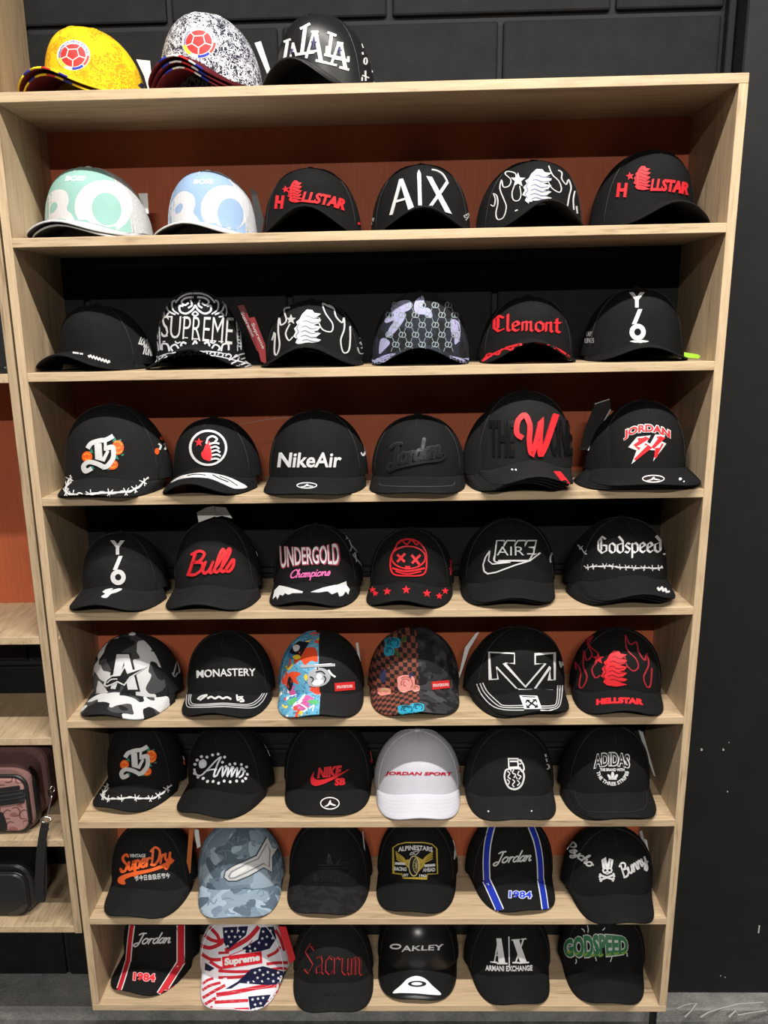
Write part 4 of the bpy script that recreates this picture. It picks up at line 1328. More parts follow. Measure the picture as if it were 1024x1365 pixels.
# --- fourth inner row
D_((4, 0), 'lettering', WT, YO(296, 206, 1.04), A4, .0016)
D_((4, 0), 'brim_lettering', WT, [('ps', [(222, 430), (240, 416), (228, 408), (246, 396), (276, 392), (262, 402), (300, 392), (316, 396), (290, 410), (268, 416), (246, 434)])], A4, .001)
D_((4, 1), 'script', RD, [('script', 'Bulls', 727, 268, 200, 104, 12, {'rot': -5, 'shear': .35})], A4, .003)
D_((4, 1), 'side_tick', WT, [('s', [(938, 222), (946, 236), (956, 214)], 6)], A4)
hangtag((4, 1), plain((.62, .62, .58)), [(657, 45), (700, 22), (735, 16), (742, 62), (665, 90)], A4, .10)
hangtag((4, 1), plain((.66, .67, .66)), [(738, 18), (788, 22), (818, 72), (772, 60), (742, 66)], A4, .104)
D_((4, 2), 'lettering_outline', thread((.42, .05, .09)), [('t', 'UNDERGOLD', 250, 242, 272, 84, {'flare': .34, 'bold': .05, 'rot': -3})], B4, .0012)
D_((4, 2), 'lettering', thread((.72, .70, .72)), [('t', 'UNDERGOLD', 248, 241, 262, 76, {'flare': .34, 'bold': .01, 'rot': -3})], B4, .0018)
D_((4, 2), 'script', thread((.75, .16, .42)), [('script', 'Champions', 252, 326, 176, 50, 5, {'rot': -4, 'shear': .3})], B4, .0014)
D_((4, 2), 'brim_wing', WT, [('p', [(82, 438), (90, 400), (112, 378), (150, 386), (218, 406), (216, 412), (170, 413), (150, 420), (136, 412), (126, 424), (112, 420), (102, 440), (96, 424)]), ('p', [(254, 408), (310, 388), (380, 372), (414, 358), (416, 376), (430, 396), (424, 418), (412, 404), (400, 424), (384, 428), (376, 408), (350, 418), (330, 404), (290, 410)])], B4, .001)
D_((4, 2), 'side_chain', thread((.35, .35, .36)), [('l', [(402, 128), (424, 166)], 4), ('l', [(420, 150), (414, 168)], 4), ('l', [(428, 170), (440, 200), (432, 222)], 4), ('l', [(440, 196), (466, 226), (444, 236)], 4), ('l', [(446, 240), (466, 262)], 4), ('l', [(468, 262), (486, 290)], 4), ('l', [(454, 226), (462, 270)], 4)], B4)
D_((4, 3), 'astronaut', RD, [('sc', [(640, 208), (654, 182), (694, 168), (742, 180), (774, 220), (780, 262), (768, 324), (694, 332), (628, 322), (618, 258)], 6), ('r', 698, 250, 76, 50, 6), ('l', [(648, 236), (682, 270)], 11), ('l', [(684, 232), (648, 270)], 11), ('l', [(712, 238), (748, 282)], 11), ('l', [(752, 238), (714, 276)], 11),
                             ('s', [(626, 298), (690, 312), (772, 298)], 8), ('s', [(640, 312), (694, 324), (756, 312)], 6), ('s', [(654, 188), (668, 172), (690, 192), (712, 172), (734, 192), (750, 182)], 6), ('p', [(684, 288), (706, 288), (706, 304), (684, 304)])], B4, .0014)
D_((4, 3), 'brim_star', RD, [('star', x, y, r) for x, y, r in ((535, 397, 15), (548, 414, 14), (602, 405, 18), (688, 398, 20), (782, 414, 19), (838, 426, 16), (865, 403, 16))], B4, .001)
D_((4, 3), 'side_letter', thread((.35, .02, .03)), [('l', [(886, 262), (900, 262)], 6), ('l', [(893, 262), (890, 330)], 6), ('l', [(884, 300), (902, 310)], 5)], B4)
D_((4, 4), 'outlined_logo', WT, [('l', [(184, 240), (194, 158), (226, 158), (222, 180), (236, 158), (270, 158), (266, 180), (280, 158), (312, 158), (308, 178), (320, 158), (356, 158), (350, 184), (326, 186), (348, 188), (344, 212), (318, 212)], 5), ('t', 'AIR', 250, 200, 112, 36, {'bold': -.005}), ('l', [(344, 210), (326, 240), (200, 240)], 5),
                                 ('s', [(188, 212), (182, 236), (196, 246), (240, 242)], 5), ('l', [(166, 200), (148, 226), (138, 258), (142, 284), (156, 294), (190, 288), (270, 258), (330, 240), (372, 208), (346, 214)], 5), ('l', [(166, 200), (160, 240), (176, 254), (250, 246)], 4)], C4, .0014)
D_((4, 4), 'side_tick', WT, [('s', [(421, 208), (414, 228), (416, 248)], 4)], C4)
D_((4, 5), 'lettering', thread((.62, .62, .62)), [('gothic', 'Godspeed', 742, 184, 254, 88, 9, {'rot': -1}), ('e', 885, 213, 4, 4)], C4, .0016)
barbed((4, 5), C4, [(562, 268), (640, 262), (720, 268), (800, 270), (880, 270)], 4, n=10)
barbed((4, 5), C4, [(512, 156), (540, 186), (564, 214)], 3.2, 'side_wire', 3)
D_((4, 5), 'brim_lettering', WT, [('s', [(858, 352), (866, 362), (876, 352), (882, 366), (890, 358), (896, 370), (908, 368)], 8)], C4, .001)

# --- fifth inner row
SILV = thread((.60, .60, .62))
D_((5, 0), 'letter_outline', DK, [('p', [(252, 142), (334, 142), (378, 324), (306, 324), (300, 250), (280, 320), (228, 318)])], A5, .0008)
D_((5, 0), 'letter', SILV, [('p', [(268, 150), (312, 150), (290, 228), (262, 312), (240, 310)]), ('p', [(300, 150), (324, 150), (366, 314), (320, 314), (306, 230)])], A5, .0013)
SWS = [(213, 292), (222, 268), (246, 250), (284, 246), (304, 208), (318, 234), (404, 210), (330, 256), (304, 292), (272, 276), (244, 290), (222, 298)]
D_((5, 0), 'star_logo', DK, [('p', SWS)], A5, .0020)
D_((5, 0), 'star_logo_outline', WT, [('lc', SWS, 6), ('s', [(226, 282), (244, 266), (272, 264)], 5)], A5, .0025)
D_((5, 0), 'side_logo', thread((.4, .4, .4)), [('l', [(532, 250), (550, 180), (558, 206), (576, 182), (568, 220), (556, 240)], 4), ('s', [(528, 236), (540, 254), (552, 236)], 4), ('l', [(560, 200), (562, 236)], 4)], A5)
D_((5, 1), 'lettering', WT, [('t', 'MONASTERY', 782, 234, 274, 36, {'bold': .015, 'bow': 4, 'rot': -2})], A5, .0016)
D_((5, 1), 'brim_line', thread((.5, .5, .5)), [('s', [(598 + d, 338), (596 + d, 386 - d * .7), (625 + d, 400 - d * .7), (770, 396 - d * .8), (900 - d, 402 - d * .8), (948 - d, 376 - d * .6), (974 - d, 332)], 3.5) for d in (0, 11, 20)], A5, .0007)
D_((5, 1), 'brim_script', WT, [('s', [(648, 362), (664, 348), (692, 342), (672, 356), (658, 366)], 7), ('s', [(694, 358), (712, 350), (730, 358), (748, 350), (766, 358), (786, 352), (806, 362)], 8), ('s', [(832, 340), (836, 366), (852, 358), (864, 370), (846, 372)], 8), ('s', [(832, 352), (862, 350)], 6)], A5, .0009)


def blob(k, K, cx, cy, rx, ry, c1, c2, name='rose_print'):
    D_(k, name, fabric(c1), [('ps', [(cx + rx * (1 + .12 * sin(i * 2.3)) * cos(i * pi / 5), cy + ry * (1 + .12 * sin(i * 2.3)) * sin(i * pi / 5)) for i in range(10)])], K, .0004)
    D_(k, name + '_petal', fabric(c2), [('s', [(cx + rx * .75 * f * cos(t * .6 + f * 4), cy + ry * .75 * f * sin(t * .6 + f * 4)) for t in range(6)], rx * .12) for f in (1.0, .68, .36)], K, .0007)


D_((5, 2), 'splash_print', fabric((.72, .07, .02)), [('ps', [(118, 170), (150, 140), (190, 120), (225, 130), (232, 190), (200, 186), (170, 206), (150, 182), (124, 200)]), ('ps', [(72, 290), (96, 244), (130, 240), (150, 250), (128, 270), (140, 300), (104, 290), (90, 320)])], B5, .0003)
D_((5, 2), 'splash_print', fabric((.80, .58, .04)), [('s', [(78, 210), (90, 226), (112, 200)], 9), ('ps', [(110, 165), (136, 156), (150, 172), (126, 180)]), ('ps', [(166, 262), (176, 250), (184, 268), (174, 282)]), ('s', [(60, 400), (76, 415), (84, 405)], 8)], B5, .0004)
D_((5, 2), 'splash_print', fabric((.012, .014, .02)), [('p', [(92, 130), (140, 90), (192, 96), (150, 166), (100, 150)]), ('ps', [(84, 300), (94, 262), (112, 290), (102, 330), (88, 324)])], B5, .0004)
D_((5, 2), 'splash_print', fabric((.70, .70, .72)), [('ps', [(112, 118), (130, 108), (146, 116), (138, 136), (120, 140)]), ('s', [(150, 398), (180, 420), (160, 436)], 7), ('s', [(190, 420), (214, 404), (206, 432)], 6)], B5, .0006)
D_((5, 2), 'splash_print', fabric((.10, .42, .16)), [('ps', [(84, 390), (104, 370), (132, 366), (120, 392), (96, 404)]), ('ps', [(180, 384), (216, 376), (240, 388), (214, 400)])], B5, .0004)
D_((5, 2), 'aircraft', thread((.40, .41, .44)), [('l', [(150, 214), (200, 210), (316, 206)], 13), ('ps', [(190, 244), (214, 226), (250, 220), (284, 236), (294, 268), (270, 300), (226, 312), (190, 304), (184, 276)])], B5, .0012)
D_((5, 2), 'aircraft_detail', thread((.78, .78, .80)), [('ps', [(206, 286), (240, 276), (264, 286), (240, 304), (214, 304)]), ('e', 240, 262, 14, 14), ('s', [(284, 230), (300, 252), (318, 264)], 9), ('l', [(220, 206), (300, 200)], 4)], B5, .0018)
D_((5, 2), 'aircraft_line', DK, [('s', [(196, 262), (212, 272), (204, 290)], 5), ('s', [(224, 240), (250, 236), (268, 250)], 5), ('l', [(232, 216), (232, 228)], 5), ('s', [(262, 258), (272, 272), (262, 290)], 5)], B5, .0022)
for k, P, tx in (((5, 2), [(314, 295), (410, 287), (414, 326), (316, 334)], (362, 311)), ((5, 3), [(787, 288), (872, 280), (876, 317), (790, 326)], (831, 303))):
    D_(k, 'patch', fabric((.62, .02, .02)), [('p', P)], B5, .0012)
    D_(k, 'patch_lettering', thread((.75, .6, .6)), [('t', 'SPRAYGROUND', tx[0], tx[1], 76, 14, {'rot': -4, 'bold': .02})], B5, .0016)
hangtag((5, 2), plain((.5, .5, .5)), [(418, 100), (430, 96), (448, 236), (442, 250)], B5, .13)
blob((5, 3), B5, 596, 100, 40, 30, (.02, .26, .40), (.006, .05, .08))
blob((5, 3), B5, 580, 140, 26, 24, (.03, .32, .46), (.006, .06, .09))
blob((5, 3), B5, 662, 296, 44, 44, (.72, .30, .26), (.45, .10, .10))
blob((5, 3), B5, 712, 320, 18, 18, (.72, .30, .26), (.40, .08, .08))
blob((5, 3), B5, 556, 336, 34, 20, (.66, .22, .18), (.55, .40, .20))
blob((5, 3), B5, 662, 424, 42, 24, (.02, .28, .42), (.006, .06, .09))
blob((5, 3), B5, 718, 414, 34, 24, (.03, .32, .46), (.006, .05, .08))
D_((5, 3), 'leaf_print', fabric((.05, .09, .03)), [('ps', [(606, 130), (634, 150), (630, 170), (612, 156)]), ('ps', [(640, 80), (668, 66), (660, 90), (642, 96)]), ('ps', [(560, 56), (590, 44), (586, 66)])], B5, .0004)
D_((5, 3), 'bird_print', fabric((.03, .03, .09)), [('ps', [(536, 250), (552, 226), (566, 250), (560, 290), (542, 286)]), ('ps', [(676, 262), (686, 240), (700, 258), (692, 280)])], B5, .0004)
hangtag((5, 3), plain((.6, .6, .6)), [(876, 110), (890, 150), (928, 262), (920, 272), (890, 220)], B5, .14)
D_((5, 4), 'arrow_outline', WT, [('l', [(305, 302), (205, 195), (212, 248), (178, 250), (173, 131), (284, 136), (284, 180), (238, 178), (332, 282), (420, 180), (374, 182), (374, 140), (460, 134), (460, 252), (436, 252), (440, 195), (365, 302)], 6)], C5, .0014)
D_((5, 4), 'brim_line', thread((.55, .55, .55)), [('s', [(118 + d, 270 - d * .2), (140 + d, 318 - d * .5), (186 + d, 366 - d * .6), (240, 384 - d * .7), (326, 386 - d * .8)], 3.5) for d in (0, 14, 26)] + [('s', [(398, 386 - d * .8), (450, 384 - d * .8), (484 - d * .7, 362 - d * .5), (496 - d, 276)], 3.5) for d in (0, 11, 22)], C5, .0008)
D_((5, 4), 'brim_tag', thread((.74, .74, .74)), [('p', [(306, 322), (384, 324), (404, 380), (328, 382)])], C5, .0012)
D_((5, 4), 'brim_tag_mark', DK, [('l', [(318, 328), (376, 330)], 4), ('l', [(338, 344), (384, 374)], 7), ('l', [(376, 342), (340, 376)], 7), ('l', [(334, 356), (338, 344), (352, 344)], 5), ('l', [(364, 342), (378, 342), (382, 354)], 5), ('l', [(338, 364), (340, 376), (352, 376)], 5), ('l', [(372, 376), (386, 374), (382, 362)], 5)], C5, .0016)
D_((5, 4), 'side_mark', WT, [('s', [(482, 170), (488, 196), (494, 172)], 4), ('l', [(496, 176), (500, 190)], 4)], C5)
hangtag((5, 4), plain((.62, .62, .62)), [(114, 46), (129, 42), (84, 118), (46, 232), (40, 226), (66, 110)], C5, .14)
RF = thread((.36, .02, .03))
D_((5, 5), 'flame_outline', RF, [('s', [(650, 132), (612, 96), (630, 60), (604, 84), (626, 140), (602, 166), (592, 124), (588, 190), (604, 240), (586, 284), (570, 278), (576, 214), (552, 174), (556, 206)], 5), ('s', [(650, 172), (626, 206), (640, 242), (662, 232)], 5), ('s', [(772, 56), (778, 116), (818, 160), (828, 196), (806, 212), (776, 184), (770, 150)], 5),
                                 ('s', [(772, 56), (792, 96), (820, 88), (830, 130), (856, 166), (864, 138), (874, 186), (852, 240), (866, 282), (882, 274), (888, 200)], 5)], C5, .0012)
D_((5, 5), 'star', thread((.55, .02, .03)), [('star', 654, 158, 27)], C5, .0016)
head((5, 5), C5, 722, 202, 114, 156, RD, DARKRED, .0022, 2.6)
D_((5, 5), 'brim_lettering', RD, [('t', 'HELLSTAR', 748, 344, 206, 26, {'bow': 8, 'bold': .07})], C5, .0014)

# --- sixth inner row
gothic_b((6, 0), A6, (335, 180), .93)
barbed((6, 0), A6, [(192, 284), (172, 320), (168, 346), (210, 354), (300, 348), (390, 352), (440, 330), (490, 286)], 5.5)
D_((6, 0), 'side_rose', ROSE, [('e', 553, 180, 7, 12)], A6)
D_((6, 0), 'side_lettering', thread((.5, .5, .5)), [('s', [(556, 150), (566, 160), (558, 170)], 5)], A6)
D_((6, 1), 'script', thread((.68, .70, .74)), [('s', [(598, 210), (606, 236), (632, 240), (668, 206), (700, 172), (724, 154)], 7), ('s', [(724, 154), (704, 196), (690, 244), (706, 240)], 8), ('s', [(644, 226), (676, 214), (704, 214)], 6), ('s', [(640, 168), (624, 180), (628, 204), (648, 200), (652, 180), (640, 168)], 6),
                          ('s', [(704, 242), (722, 206), (732, 204), (730, 244), (750, 208), (758, 208), (752, 244), (774, 208), (772, 246), (792, 212), (800, 210), (796, 246), (816, 214), (828, 212), (824, 240), (806, 252)], 7)], A6, .0014)
D_((6, 1), 'script_filling', thread((.72, .76, .82)), [('e', 638, 188, 11, 14), ('e', 776, 206, 9, 8), ('e', 820, 210, 8, 8)], A6, .0018)
D_((6, 1), 'stud', thread((.74, .74, .76)), [('e', x, y, 6.5, 6.5) for x, y in ((602, 190), (612, 170), (632, 154), (658, 156), (684, 146), (710, 142), (740, 156), (730, 180), (746, 200), (764, 190), (788, 187), (818, 191), (842, 202), (832, 222), (846, 236), (838, 256), (824, 268), (796, 268), (766, 272), (738, 268), (712, 278), (686, 270), (660, 270), (640, 256), (616, 250), (600, 232))], A6, .0014)
D_((6, 1), 'side_lettering', thread((.3, .3, .3)), [('s', [(950, 50), (958, 100), (986, 140)], 4), ('s', [(966, 70), (980, 56), (982, 100), (994, 70)], 4), ('l', [(930, 74), (950, 72)], 3)], A6)
D_((6, 2), 'lettering', RD, [('t', 'NIKE', 290, 232, 112, 50, {'rot': -6, 'shear': .25, 'bold': .06}), ('t', 'SB', 341, 280, 50, 36, {'rot': -4, 'shear': .15, 'bold': .05})], B6, .002)
D_((6, 2), 'tick', RD, [('ps', [(216, 232), (200, 262), (204, 290), (224, 300), (262, 290), (320, 262), (384, 220), (330, 246), (270, 268), (230, 272), (214, 258)])], B6, .0022)
jumper((6, 2), B6, 292, 388, 45, 28, 4)
D_((6, 2), 'side_tick', thread((.4, .01, .02)), [('s', [(490, 176), (498, 188), (508, 160), (514, 126)], 6, {'taper': .5})], B6)
D_((6, 3), 'lettering', thread((.42, .010, .035)), [('t', 'JORDAN SPORT', 725, 244, 322, 21, {'shear': .35, 'bold': .035, 'rot': .6})], B6, .0012)
D_((6, 3), 'side_tick', thread((.42, .010, .035)), [('l', [(922, 236), (930, 208)], 6)], B6)
D_((6, 4), 'grenade', thread((.70, .70, .70)), [('lc', [(266, 158), (308, 158), (310, 196), (268, 198)], 6), ('l', [(272, 170), (304, 170)], 7), ('s', [(308, 160), (328, 176), (336, 204), (326, 216), (316, 196)], 6), ('r', 316, 172, 10, 10, 4), ('sc', [(262, 206), (316, 204), (336, 232), (326, 276), (300, 296), (268, 288), (250, 252), (250, 222)], 7)]
   + [('s', P, 4.5) for P in ([(262, 214), (272, 226), (264, 240), (276, 250)], [(290, 208), (284, 222), (298, 230), (290, 244)], [(314, 214), (308, 230), (322, 238), (312, 252)], [(260, 252), (270, 262), (264, 276)], [(284, 252), (294, 262), (284, 276), (292, 286)], [(306, 256), (316, 268), (306, 280)], [(274, 204), (278, 216)], [(300, 240), (306, 250)])], C6, .0014)
D_((6, 4), 'brim_speck', WT, [('e', 175, 398, 3.5, 4), ('e', 371, 397, 3.5, 3)], C6, .0008)
D_((6, 4), 'side_mark', WT, [('l', [(433, 138), (437, 150)], 5), ('l', [(437, 158), (441, 172)], 4), ('s', [(440, 184), (448, 188), (450, 200), (440, 206)], 5)], C6)
D_((6, 5), 'lettering_outline', thread((.66, .66, .66)), [('t', 'ADIDAS', 736, 160, 164, 66, {'bow': 12, 'bold': .07})], C6, .0012)
D_((6, 5), 'lettering', DK, [('t', 'ADIDAS', 736, 160, 154, 56, {'bow': 12, 'bold': .02})], C6, .0018)
D_((6, 5), 'small_lettering', thread((.66, .66, .66)), [('t', 'THE BRAND WITH', 738, 208, 110, 13, {'bold': .03}), ('ta', 'THE THREE STRIPES', 740, 206, 66, 262, 98, 16, {'bold': .03})], C6, .0012)
D_((6, 5), 'trefoil', thread((.66, .66, .66)), [('e', 740, 232, 7, 15), ('e', 726, 240, 6, 14, {'rot': -38}), ('e', 754, 240, 6, 14, {'rot': 38}), ('l', [(722, 250), (758, 250)], 5)], C6, .0012)
D_((6, 5), 'brim_line', leather((.02, .02, .02), .3), [('s', [(566, 300), (580, 350), (606, 388), (650, 402), (760, 404), (850, 398), (888, 378), (894, 330), (886, 300)], 4)], C6, .0014)
hangtag((6, 5), plain((.34, .34, .34)), [(858, 28), (878, 38), (898, 110), (936, 242), (926, 232), (880, 100)], C6, .13)

# --- seventh inner row
ORG = thread((.85, .13, .025))
D_((7, 0), 'script', ORG, [('script', 'SuperDry', 310, 213, 250, 112, 11, {'rot': -13, 'shear': .25}), ('ps', [(182, 288), (240, 266), (340, 246), (438, 204), (430, 226), (350, 258), (246, 284), (208, 302), (208, 324), (178, 316)])], A7, .0016)
D_((7, 0), 'lettering', WT, [('t', 'VINTAGE', 270, 185, 76, 17, {'bold': .03}), ('t', '节今日自极乐节今', 340, 288, 172, 27, {'rot': -5, 'bold': .01})], A7, .0012)
hangtag((7, 0), plain((.42, .12, .03), .4), [(520, 58), (541, 58), (526, 272), (504, 262)], A7, .10)
hangtag((7, 0), plain((.6, .6, .6), .4), [(541, 56), (566, 60), (576, 140), (560, 150)], A7, .12)
ST = [(694, 288), (700, 262), (730, 240), (796, 210), (848, 186), (898, 98), (922, 148), (944, 152), (920, 190), (922, 264), (880, 240), (810, 280), (750, 304), (712, 304)]
D_((7, 1), 'star_logo_border', thread((.05, .06, .075)), [('p', [(p[0] - 2, p[1] + 4) for p in ST]), ('lc', ST, 12)], A7, .001)  # dark thread outline embroidered behind the star logo
D_((7, 1), 'star_logo', thread((.60, .60, .60)), [('p', ST)], A7, .0022)
D_((7, 1), 'star_logo_line', thread((.22, .23, .25)), [('lc', [(714, 284), (726, 262), (800, 222), (854, 200), (896, 126), (910, 162), (906, 240), (880, 222), (800, 264), (744, 290), (720, 292)], 5)], A7, .0026)
D_((7, 1), 'star_logo_filling', thread((.74, .74, .72)), [('ps', [(722, 284), (738, 262), (790, 240), (798, 252), (760, 276), (734, 288)])], A7, .0026)
D_((7, 1), 'print_lettering', fabric((.16, .21, .27)), [('s', P, 5) for P in ([(660, 90), (690, 84), (692, 116), (662, 120)], [(710, 90), (712, 126)], [(730, 100), (760, 96), (756, 120)], [(660, 170), (690, 160), (700, 200), (670, 204)], [(700, 160), (724, 164)], [(640, 232), (650, 252), (668, 230)], [(690, 225), (680, 244), (700, 250)], [(776, 110), (800, 104), (806, 140), (784, 146)], [(820, 112), (840, 116), (828, 132), (846, 140)], [(860, 120), (880, 128)], [(612, 120), (620, 150), (640, 140)], [(640, 300), (668, 296), (664, 320)], [(610, 430), (620, 400), (640, 420), (656, 396)], [(680, 400), (710, 392), (740, 402)], [(850, 372), (870, 350), (884, 372), (870, 384)], [(900, 350), (912, 376), (930, 356)], [(760, 440), (780, 426), (800, 440)], [(720, 120), (744, 140)])], A7, .0003)
D_((7, 2), 'tonal_print', leather((.010, .010, .010), .3), [('t', 'adidas', 250, 308, 142, 34, {'bold': .02, 'rot': 2}), ('p', [(180, 292), (200, 282), (210, 320), (190, 324)]), ('p', [(246, 230), (256, 180), (266, 186), (282, 236)]), ('p', [(290, 236), (312, 206), (320, 208), (306, 238)]), ('l', [(206, 238), (330, 238)], 5), ('l', [(210, 252), (400, 250)], 4), ('s', [(340, 300), (380, 262), (440, 250)], 4), ('s', [(330, 226), (360, 222), (388, 200)], 5)], B7, .0012)
hangtag((7, 2), plain((.25, .25, .25)), [(428, 68), (434, 70), (446, 190), (440, 190)], B7, .12)
GOLD = thread((.50, .36, .05))
D_((7, 3), 'badge_edge', GOLD, [('lc', [(585, 152), (612, 134), (650, 126), (740, 126), (780, 134), (804, 156), (808, 282), (758, 284), (754, 306), (636, 304), (630, 284), (588, 280)], 5)], B7, .0014)
D_((7, 3), 'badge_wing', GOLD, [('s', [(662 - sx * 0, 240), (640 - i * 1, 226 - i * 8), (612 - i * 3, 214 - i * 12), (604, 206 - i * 12)], 5) for i in range(4) for sx in (0,)] + [('s', [(722, 240), (742 + i, 226 - i * 8), (768 + i * 3, 214 - i * 12), (784, 206 - i * 12)], 5) for i in range(4)] + [('ps', [(702, 200), (722, 206), (738, 214), (744, 236), (722, 262), (704, 276)]), ('ps', [(668, 212), (644, 218), (650, 240), (664, 250)])], B7, .0014)
D_((7, 3), 'badge_wheel', DK, [('e', 692, 242, 26, 50)], B7, .0018)
D_((7, 3), 'badge_wheel_rim', thread((.55, .45, .2)), [('r', 690, 242, 24, 50, 5), ('r', 702, 240, 16, 36, 3)] + [('l', [(702, 240), (702 + 14 * cos(a), 240 + 33 * sin(a))], 2) for a in [i * pi / 5 for i in range(10)]], B7, .0023)
D_((7, 3), 'badge_lettering', thread((.66, .66, .66)), [('t', 'ALPINESTARS', 697, 152, 172, 24, {'bow': 9, 'bold': .03}), ('t', 'RACING', 622, 258, 62, 19, {'bold': .03, 'rot': 3}), ('t', 'AHEAD', 765, 262, 62, 19, {'bold': .03, 'rot': -3}), ('t', 'EST', 650, 289, 26, 13, {'bold': .03}), ('t', '1963', 735, 292, 36, 13, {'bold': .03}), ('l', [(596, 230), (648, 232)], 12), ('l', [(742, 242), (796, 238)], 12)], B7, .0014)
D_((7, 3), 'badge_star', WT, [('l', [(670, 186), (676, 176), (702, 170), (722, 162), (712, 176), (700, 188), (690, 180), (672, 188)], 3)], B7, .0018)
D_((7, 3), 'side_logo', thread((.5, .5, .5)), [('l', [(894, 210), (896, 170), (904, 110), (912, 116), (906, 150), (918, 130), (914, 164), (900, 200)], 4)], B7)
BLU = thread((.010, .030, .36))


def stripes(k, K, c, segs):
    D_(k, 'stripe_edge', thread((.70, .70, .70)), [('s' if len(p) > 2 else 'l', p, w + 9) for p, w in segs], K, .0006)
    D_(k, 'stripe', c, [('s' if len(p) > 2 else 'l', p, w) for p, w in segs], K, .0011)


stripes((7, 4), C7, BLU, [([(190, 40), (172, 120), (166, 200), (168, 284)], 24), ([(166, 284), (196, 350), (228, 422)], 30), ([(368, 40), (394, 110), (408, 190), (412, 280)], 22), ([(412, 282), (424, 350), (434, 422)], 24)])
D_((7, 4), 'script', WT, [('script', 'Jordan', 290, 182, 166, 60, 6, {'rot': -4, 'shear': .45})], C7, .0014)
D_((7, 4), 'number_outline', thread((.55, .60, .75)), [('t', '1984', 320, 352, 108, 38, {'bold': .09, 'rot': 2})], C7, .001)
D_((7, 4), 'number', thread((.02, .04, .55)), [('t', '1984', 320, 352, 100, 30, {'bold': .02, 'rot': 2})], C7, .0016)
SIL2 = thread((.58, .58, .58))
D_((7, 5), 'script', SIL2, [('script', 'Psycho', 590, 172, 150, 62, 6.5, {'rot': 38, 'shear': .2}), ('script', 'Bunny'.replace('B', 'B'), 838, 222, 128, 88, 7, {'rot': -32, 'shear': .2})], C7, .0016)
D_((7, 5), 'rabbit_skull', WT, [('lc', [(702, 230), (693, 192), (703, 183), (714, 226)], 7), ('lc', [(718, 228), (727, 186), (738, 192), (732, 232)], 7), ('ps', [(694, 234), (716, 224), (738, 234), (736, 248), (724, 254), (716, 258), (706, 254), (696, 248)])], C7, .0014)
D_((7, 5), 'rabbit_skull_eye', DK, [('e', 707, 238, 6, 5), ('e', 726, 238, 6, 5), ('l', [(710, 250), (722, 250)], 2)], C7, .0019)
D_((7, 5), 'crossbones', WT, [('l', [(686, 262), (742, 280)], 8), ('l', [(742, 260), (686, 282)], 8)] + [('e', x, y, 5.5, 5) for x, y in ((684, 258), (682, 267), (744, 276), (741, 284), (744, 256), (746, 265), (684, 278), (687, 286))], C7, .0014)
hangtag((7, 5), plain((.30, .30, .30)), [(862, 64), (874, 58), (930, 300), (922, 310), (890, 170)], C7, .13)
hangtag((7, 5), plain((.5, .5, .5)), [(884, 96), (896, 102), (934, 312), (928, 316)], C7, .134)

# --- bottom row
stripes((8, 0), A8, thread((.50, .012, .025)), [([(234, 30), (224, 110), (216, 200)], 18), ([(214, 200), (190, 280), (168, 346)], 18), ([(462, 30), (462, 200)], 30), ([(468, 196), (366, 356)], 30)])
D_((8, 0), 'script', WT, [('script', 'Jordan', 335, 96, 166, 60, 6, {'rot': -2, 'shear': .45})], A8, .0014)
D_((8, 0), 'number_outline', thread((.75, .35, .38)), [('t', '1984', 291, 275, 108, 44, {'bold': .09, 'rot': 4})], A8, .001)
D_((8, 0), 'number', RD, [('t', '1984', 291, 275, 100, 36, {'bold': .03, 'rot': 4})], A8, .0016)
FR, FN = fabric((.52, .02, .035)), fabric((.012, .014, .05))
bands = [([(556, 124), (600, 136), (650, 116), (664, 92)], 18), ([(576, 76), (606, 98), (650, 108)], 16), ([(600, 40), (634, 76), (648, 110)], 16), ([(672, 150), (730, 122), (786, 86), (830, 36)], 22), ([(690, 172), (760, 142), (800, 100)], 4), ([(560, 164), (604, 190), (652, 190)], 16), ([(640, 160), (690, 158)], 12),
         ([(640, 244), (720, 248), (796, 246)], 14), ([(640, 276), (720, 274), (790, 266)], 14), ([(600, 200), (640, 226), (660, 232)], 14), ([(866, 212), (920, 206), (966, 206)], 14), ([(870, 176), (910, 156), (930, 130)], 14), ([(876, 240), (930, 232), (966, 236)], 12), ([(906, 50), (930, 90), (950, 150)], 14),
         ([(566, 306), (590, 288), (616, 280)], 12), ([(564, 336), (600, 314), (650, 300)], 13), ([(566, 372), (620, 340), (672, 312)], 14), ([(574, 404), (610, 382), (628, 372)], 14), ([(586, 428), (612, 412)], 10), ([(630, 358), (720, 344), (830, 322), (940, 310)], 20), ([(622, 392), (700, 388), (780, 384)], 16), ([(622, 424), (700, 426), (784, 424)], 14), ([(850, 412), (890, 380), (922, 340)], 14), ([(870, 430), (906, 400)], 10)]
D_((8, 1), 'flag_stripe', FR, [('s', p, w) for p, w in bands], A8, .0003)
cant = [[(660, 40), (780, 34), (770, 76), (720, 116), (684, 146), (666, 110)], [(752, 138), (826, 96), (840, 40), (900, 36), (912, 92), (880, 140), (836, 152), (770, 160)], [(792, 236), (850, 222), (958, 250), (944, 306), (868, 312), (796, 306), (740, 302), (700, 328), (672, 330), (730, 296)], [(780, 366), (886, 356), (868, 392), (830, 440), (790, 442)], [(578, 206), (622, 232), (600, 246), (576, 240)]]
D_((8, 1), 'flag_canton', FN, [('p', p) for p in cant], A8, .0005)
